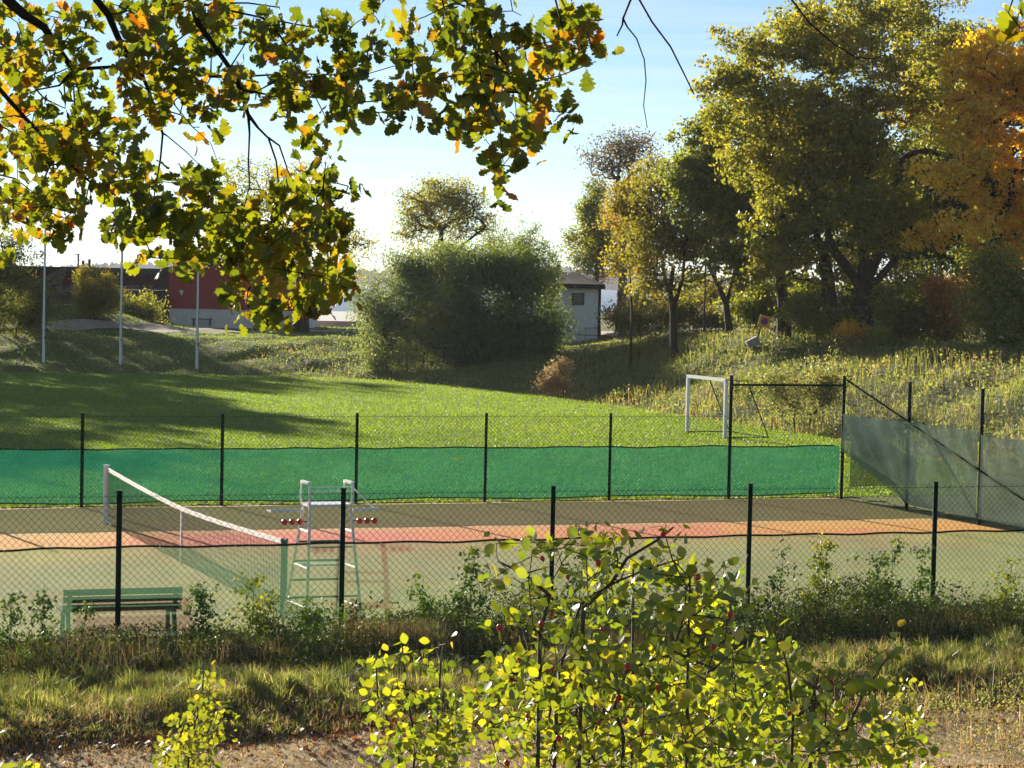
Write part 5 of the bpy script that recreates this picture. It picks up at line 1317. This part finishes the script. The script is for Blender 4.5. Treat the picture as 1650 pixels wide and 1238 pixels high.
# ------------------------------------------------------------------ rose bush
def shrub_px(name, label, cat, stems, blobs, shapes, size, mat, nsingle, Yc, per=5, spread=0.03, group=None, rad=0.006, hips=None, seed=3, sbase=None, down=0.0, ysd=0.3, tip=0.0012, gstep=0.08, dens=1.0):
    rr = np.random.default_rng(seed)
    sx = P(stems[0][0][0], stems[0][0][1], Yc)
    t = thing(name, label, cat, (sx.x, Yc, gz1(sx.x, Yc)), group)
    sd_ = []; tr = {}
    root = np.array((sx.x, Yc, gz1(sx.x, Yc) - 0.05)); sd_.append((root, -1)); tr[0] = rad * 1.3
    for st in stems:
        prev = 0
        if len(stems) > 1:
            p0 = P(st[0][0], st[0][1], Yc); sd_.append((np.array((p0.x * 0.9 + root[0] * 0.1, Yc, gz1(p0.x, Yc))), -1)); prev = len(sd_) - 1; tr[prev] = rad
        for i, q in enumerate(st):
            p = P(q[0], q[1], Yc + (q[2] if len(q) > 2 else 0)); sd_.append((np.array(p), prev)); prev = len(sd_) - 1; tr[prev] = rad * (1 - 0.65 * i / len(st))
    tg = []; pts = []
    for bl in blobs:
        cx, cy, rx, ry, n = bl[:5]; dy = bl[5] if len(bl) > 5 else 0
        for _ in range(max(1, int(n * dens) // per)):
            while True:
                a_, b_ = rr.uniform(-1, 1, 2)
                if a_ * a_ + b_ * b_ <= 1: break
            c = np.array(P(cx + a_ * rx, cy + b_ * ry, Yc + dy + rr.normal(0, ysd))); tg.append(c)
            d = rr.normal(0, 1, 3); d[2] = abs(d[2]) * 0.5; d /= np.linalg.norm(d)
            sdv = np.cross(d, (0, 0, 1)); sdv /= np.linalg.norm(sdv) + 1e-6
            for k in range(per):
                pts.append(c + d * spread * (k - per / 2) * 0.9 + sdv * spread * (0.8 if k % 2 else -0.8) + rr.normal(0, spread * 0.3, 3))
    pts = np.array(pts)
    Nn, Pp, ln = grow(sd_, tg, gstep, 0.12, 0.0, seed)
    obj('stems', skeleton_mesh('stems', Nn, Pp, tip, rad, 0.42, M['stem'], tr), t, kind='stuff')
    fr = leaf_frames(len(pts), rr, down, 0.6); sz = size * rr.uniform(0.65, 1.25, len(pts))
    place_leaves(t, shapes, pts, sz, fr, M[mat], nsingle)
    if hips:
        hb = MB(); r_ = 0.006
        prof = [(0.001, -1.0), (0.6, -0.8), (0.95, -0.3), (1.0, 0.1), (0.8, 0.6), (0.4, 0.95), (0.18, 1.1), (0.3, 1.35), (0.05, 1.5)]
        hb.tube([Vector((0, 0, -z * r_ * 1.2)) for _, z in prof], [q * r_ for q, _ in prof], 8)
        hm = mesh('rose_hip', hb.V, hb.F, M['hip'], True)
        for (x, y) in hips:
            o = obj('rose_hip', hm, t, loc=P(x, y, Yc - 0.25 + rr.uniform(-.15, .15)) - t.location)
            o.rotation_euler = (rr.uniform(-.5, .5), rr.uniform(-.5, .5), 0); s = rr.uniform(0.85, 1.25); o.scale = (s, s, s)
    return t
hips = [(843, 872), (874, 900), (915, 930), (1068, 862), (1125, 930), (872, 1005), (889, 990), (834, 1065), (889, 1076), (825, 1094), (835, 1065), (970, 1016), (1012, 1075), (1150, 1042), (1060, 1108), (997, 1125), (850, 1154), (965, 1165), (693, 1156), (817, 1230), (1177, 990), (1272, 1150), (805, 1012), (1010, 1072), (1120, 920), (964, 907), (1035, 1178), (900, 1190), (1340, 1100), (808, 1083)]
shrub_px('rose_bush', 'large rose bush with round yellow-green leaves and red hips', 'bush',
    [[(893, 1300), (893, 1240), (897, 1130), (900, 1085), (920, 1020), (935, 975), (960, 955), (1000, 935), (1050, 915), (1100, 900)], [(1107, 1300), (1107, 1200), (1108, 1100), (1110, 1000), (1112, 930)],
     [(1000, 1300), (1005, 1190), (990, 1140), (1010, 1080), (1060, 1060), (1110, 1050)], [(1290, 1300), (1310, 1215), (1365, 1175), (1390, 1120), (1430, 1060)], [(870, 1020), (886, 960), (845, 925), (803, 905)],
     [(940, 980), (985, 940), (1010, 900), (1060, 870), (1085, 850)], [(1240, 1300), (1275, 1238), (1278, 1150), (1270, 1080), (1262, 1050)]],
    [(850, 900, 60, 45, 26), (940, 890, 50, 55, 34), (1000, 900, 40, 45, 26), (1070, 860, 36, 22, 16), (1100, 925, 60, 28, 34), (1180, 925, 32, 32, 14), (1050, 960, 90, 50, 80), (900, 980, 90, 55, 70), (830, 960, 50, 50, 30), (1150, 985, 70, 50, 60), (820, 1050, 50, 60, 55), (910, 1080, 90, 70, 120), (1020, 1060, 100, 60, 130), (1130, 1080, 80, 60, 100), (860, 1160, 100, 70, 170), (980, 1170, 100, 70, 170), (1090, 1180, 90, 70, 150), (1190, 1100, 50, 60, 46), (1270, 1090, 55, 50, 60), (1200, 1190, 70, 60, 100), (1300, 1180, 70, 60, 100), (1390, 1130, 45, 40, 36), (1400, 1200, 60, 40, 50), (1430, 1060, 25, 25, 12), (790, 1120, 40, 50, 30), (1340, 1100, 30, 40, 16), (870, 1270, 120, 50, 90), (1100, 1280, 200, 50, 120), (960, 850, 24, 18, 10)],
    ROSE, 0.031, 'roseleaf', 300, 5.9, 7, 0.024, hips=hips[::1], rad=0.0055, dens=1.2)
shrub_px('bush', 'fine-leaved bright green bush behind the rose bush', 'bush', [[(1060, 1300), (1060, 1160), (1080, 1060)], [(1200, 1300), (1190, 1150), (1180, 1060)], [(1020, 1000), (1020, 900)]],
    [(1040, 940, 80, 60, 80), (1120, 970, 60, 50, 70), (1180, 1080, 60, 60, 150), (1240, 1130, 70, 60, 190), (1150, 1170, 80, 60, 190), (960, 970, 60, 50, 40), (1040, 1090, 70, 60, 130), (1300, 1180, 60, 60, 120), (880, 1200, 110, 60, 260), (1000, 1210, 110, 50, 260), (1120, 1230, 100, 40, 200), (840, 1120, 50, 50, 90), (1400, 1200, 50, 50, 90), (1260, 1060, 40, 30, 50)], NARROW, 0.045, 'roseleaf', 0, 9.5, 11, 0.03, seed=9, ysd=0.5, rad=0.006, dens=1.6)
FG = 'young yellow-green shrubs by the footpath'
shrub_px('shrub', 'narrow yellow-green sapling left of the straw clump beside the footpath', 'shrub', [[(300, 1300), (305, 1200), (325, 1130), (328, 1080)], [(280, 1300), (285, 1200), (300, 1160)]],
    [(328, 1095, 12, 22, 12), (335, 1140, 22, 24, 26), (315, 1180, 36, 26, 46), (295, 1215, 42, 28, 70), (300, 1260, 60, 30, 60), (350, 1170, 14, 20, 10)], ROSE, 0.034, 'yellowleaf', 60, 10.5, 6, 0.028, FG, seed=12, dens=3.2)
shrub_px('shrub', 'leafy yellow-green shrub with pale upright shoots left of the rose bush', 'shrub', [[(650, 1300), (640, 1200), (608, 1120), (606, 1060)], [(660, 1300), (670, 1200), (655, 1120), (648, 1040)], [(700, 1300), (705, 1150), (710, 1070), (708, 1040)]],
    [(606, 1090, 18, 38, 30), (650, 1060, 14, 24, 16), (652, 1120, 30, 26, 26), (708, 1060, 14, 24, 16), (700, 1130, 36, 22, 30), (640, 1190, 40, 36, 70), (690, 1200, 50, 40, 90), (660, 1250, 70, 30, 80), (740, 1150, 30, 26, 22), (620, 1150, 20, 22, 14), (720, 1180, 40, 34, 30)], ROSE, 0.038, 'roseleaf', 80, 9.0, 5, 0.034, FG, seed=13, dens=1.6)
shrub_px('shrub', 'small yellow shrub beside the path right of the rose bush', 'shrub', [[(1470, 1320), (1462, 1200), (1455, 1130)], [(1440, 1320), (1440, 1180)]],
    [(1455, 1120, 14, 20, 16), (1460, 1155, 28, 24, 36), (1450, 1200, 34, 26, 40), (1480, 1230, 30, 20, 20)], ROSE, 0.036, 'yellowleaf', 40, 11.0, 6, 0.03, FG, seed=14, dens=2.2)
shrub_px('shrub', 'tiny green sprout in the lower left corner of the footpath', 'shrub', [[(25, 1300), (30, 1235)]], [(30, 1235, 16, 8, 14), (20, 1250, 20, 10, 14)], ROSE, 0.05, 'roseleaf', 6, 13.0, 5, 0.03, FG, seed=15)

# ------------------------------------------------------------------ saplings along the near fence
WG = 'saplings growing along the foot of the near fence'
def sapling(label, px, topy, wpx, n, seed, mat='weedleaf', lsz=0.05, v=-0.45, single=0):
    # position along the fence from the picture column
    rr = np.random.default_rng(seed)
    k = (px - 825) / FPX
    u = (k * (N0[1] + v * UX) - (N0[0] - v * UY)) / (UX - k * UY)
    p0 = W(u, v); z0 = gz1(p0.x, p0.y)
    Y = p0.y; top = P(px, topy, Y)
    t = thing('sapling', label, 'sapling', (p0.x, p0.y, z0), WG)
    ns = rr.integers(2, 4); sd_ = []; wm = wpx * Y / FPX
    H_ = top.z - z0
    for s in range(ns):
        x = p0.x + rr.uniform(-0.5, 0.5) * wm * 0.5; y = p0.y + rr.uniform(-.1, .1)
        hh = H_ * (1.0 if s == 0 else rr.uniform(0.55, 0.9)); prev = -1
        for i in range(6):
            f = i / 5; sd_.append((np.array((x + (top.x - p0.x if s == 0 else rr.normal(0, 0.04)) * f + rr.normal(0, 0.015), y + rr.normal(0, .01), z0 - 0.03 + hh * f)), prev)); prev = len(sd_) - 1
    A = np.array([s[0] for s in sd_])
    tg = []; pts = []
    for _ in range(max(3, int(n * 1.5) // 4)):
        q = A[rr.integers(1, len(A))] + np.array([rr.normal(0, wm * 0.20), rr.normal(0, 0.10), rr.uniform(-0.1, 0.06)])
        f = (q[2] - z0) / H_
        if f > 1: q[2] = z0 + H_
        if f < 0.05: q[2] = z0 + 0.1
        tg.append(q)
        for k2 in range(9): pts.append(q + rr.normal(0, 0.042, 3))
    pts = np.array(pts)
    Nn, Pp, ln = grow(sd_, tg, 0.1, 0.1, 0, seed)
    obj('stems', skeleton_mesh('stems', Nn, Pp, 0.002, 0.007, 0.4, M['stem']), t, kind='stuff')
    fr = leaf_frames(len(pts), rr, 0.5, 0.4); sz = lsz * rr.uniform(0.6, 1.25, len(pts))
    obj('foliage', many_leaves('foliage', ROSE, pts, sz, fr, M[mat]), t, kind='stuff')
SAP = [
 ('sparse sapling in front of the left end of the green bench', 62, 935, 50, 110),
 ('small weed plant at the left photo edge by the fence', 18, 950, 44, 100),
 ('thin sapling before the bench just left of the fence post', 140, 960, 40, 60),
 ('leafy sapling at the right end of the green bench', 330, 950, 60, 200),
 ('bright green leafy sapling left of the umpire chair', 425, 930, 66, 280),
 ('dark low sapling beneath the umpire chair', 500, 965, 60, 220),
 ('short weed between the umpire chair and the fence post', 570, 975, 44, 120),
 ('slim sapling alone right of the umpire chair', 690, 925, 50, 150),
 ('tall light-leaved sapling left of the rose bush', 770, 885, 52, 210),
 ('low weed between the two slim saplings left of the rose bush', 630, 985, 50, 110),
 ('low leafy plant just left of the rose bush foot', 735, 960, 46, 150),
 ('tall fine-leaved sapling rising behind the rose bush top', 985, 860, 70, 240),
 ('upright sapling behind the rose bush next to the second post', 930, 850, 50, 130),
 ('sapling at the foot of the third fence post', 1215, 955, 46, 170),
 ('slender birch sapling right of the third fence post', 1256, 880, 40, 130),
 ('yellow-topped birch sapling in the middle of the right panel', 1338, 872, 50, 220),
 ('bushy sapling with dark leaves left of the fourth fence post', 1412, 895, 66, 260),
 ('pale-topped birch sapling close to the fourth fence post', 1442, 872, 46, 200),
 ('thin upright birch sapling touching the fourth fence post', 1482, 885, 36, 130),
 ('spreading low sapling right of the fourth fence post', 1530, 940, 60, 160),
 ('sapling with bright leaves at the right photo edge', 1632, 905, 60, 180),
 ('low weed plant between the fourth post and the right photo edge', 1580, 965, 60, 130),
 ('low leafy weed between the third post and the yellow-topped birch', 1300, 945, 60, 160),
 ('leafy weed behind the right side of the rose bush', 1150, 900, 60, 200),
]
for i, (lab, px, ty, wpx, n) in enumerate(SAP):
    sapling(lab, px, ty, wpx, n, 500 + i, 'roseleaf' if ('yellow' in lab or 'bright' in lab) else 'weedleaf')
X, Y, u, v = near_pts(1500, -2.2, -0.3)
hh = rr.uniform(0.35, 0.95, 1500) * (0.5 + 0.6 * pn(u, v, 1.9, 3)) * np.where(u < 2, 0.7, 1)
blades('weed_stalks', X, Y, hh, 0.004, 'weeddark', 'wiry brown weed stalks along the near fence', 0.25, 93)
q = np.repeat(np.arange(1500), 16); f = rr.uniform(0.3, 1.0, len(q))
C_ = np.stack([X[q] + rr.normal(0, 0.05, len(q)), Y[q] + rr.normal(0, 0.05, len(q)), gz(X[q], Y[q]) + hh[q] * f], 1)
o = obj('weed_leaves', quads('weed_leaves', C_, 0.05, M['weedleaf'], 0.4, 94, 0.5), kind='stuff'); o['label'] = 'loose small leaves on the tall weeds along the near fence'
# low weedy ground cover by the fence
X, Y, u, v = near_pts(150000, -2.9, -0.08)
amp = (0.18 + 0.75 * pn(u, v, 1.3, 9)) * np.where(u < 1.6, 0.6, 1.0) * (0.35 + 0.65 * sm((v + 2.9) / 1.6))
C_ = np.stack([X, Y, gz(X, Y) + rr.uniform(0, 1, len(X)) * amp], 1)
o = obj('fence_weeds', quads('fence_weeds', C_, 0.04, M['weeddark'], 0.4, 91), kind='stuff'); o['label'] = 'tangle of low leafy weeds along the near fence'

# ------------------------------------------------------------------ air
hz, ht = newmat('air')
vo = N(ht, 'ShaderNodeOutputMaterial'); pv = N(ht, 'ShaderNodeVolumePrincipled')
pv.inputs['Color'].default_value = (0.86, 0.90, 1.0, 1); pv.inputs['Density'].default_value = 0.00010; pv.inputs['Anisotropy'].default_value = 0.2
ht.links.new(pv.outputs[0], vo.inputs['Volume'])
b = MB(); b.box((0, 1400, 16), (13900, 3900, 46)); b.build('haze', hz, kind='stuff', label='thin pale haze over the sea')

print('TRIS', sum(len(o.data.polygons) for o in bpy.data.objects if o.type == 'MESH'))
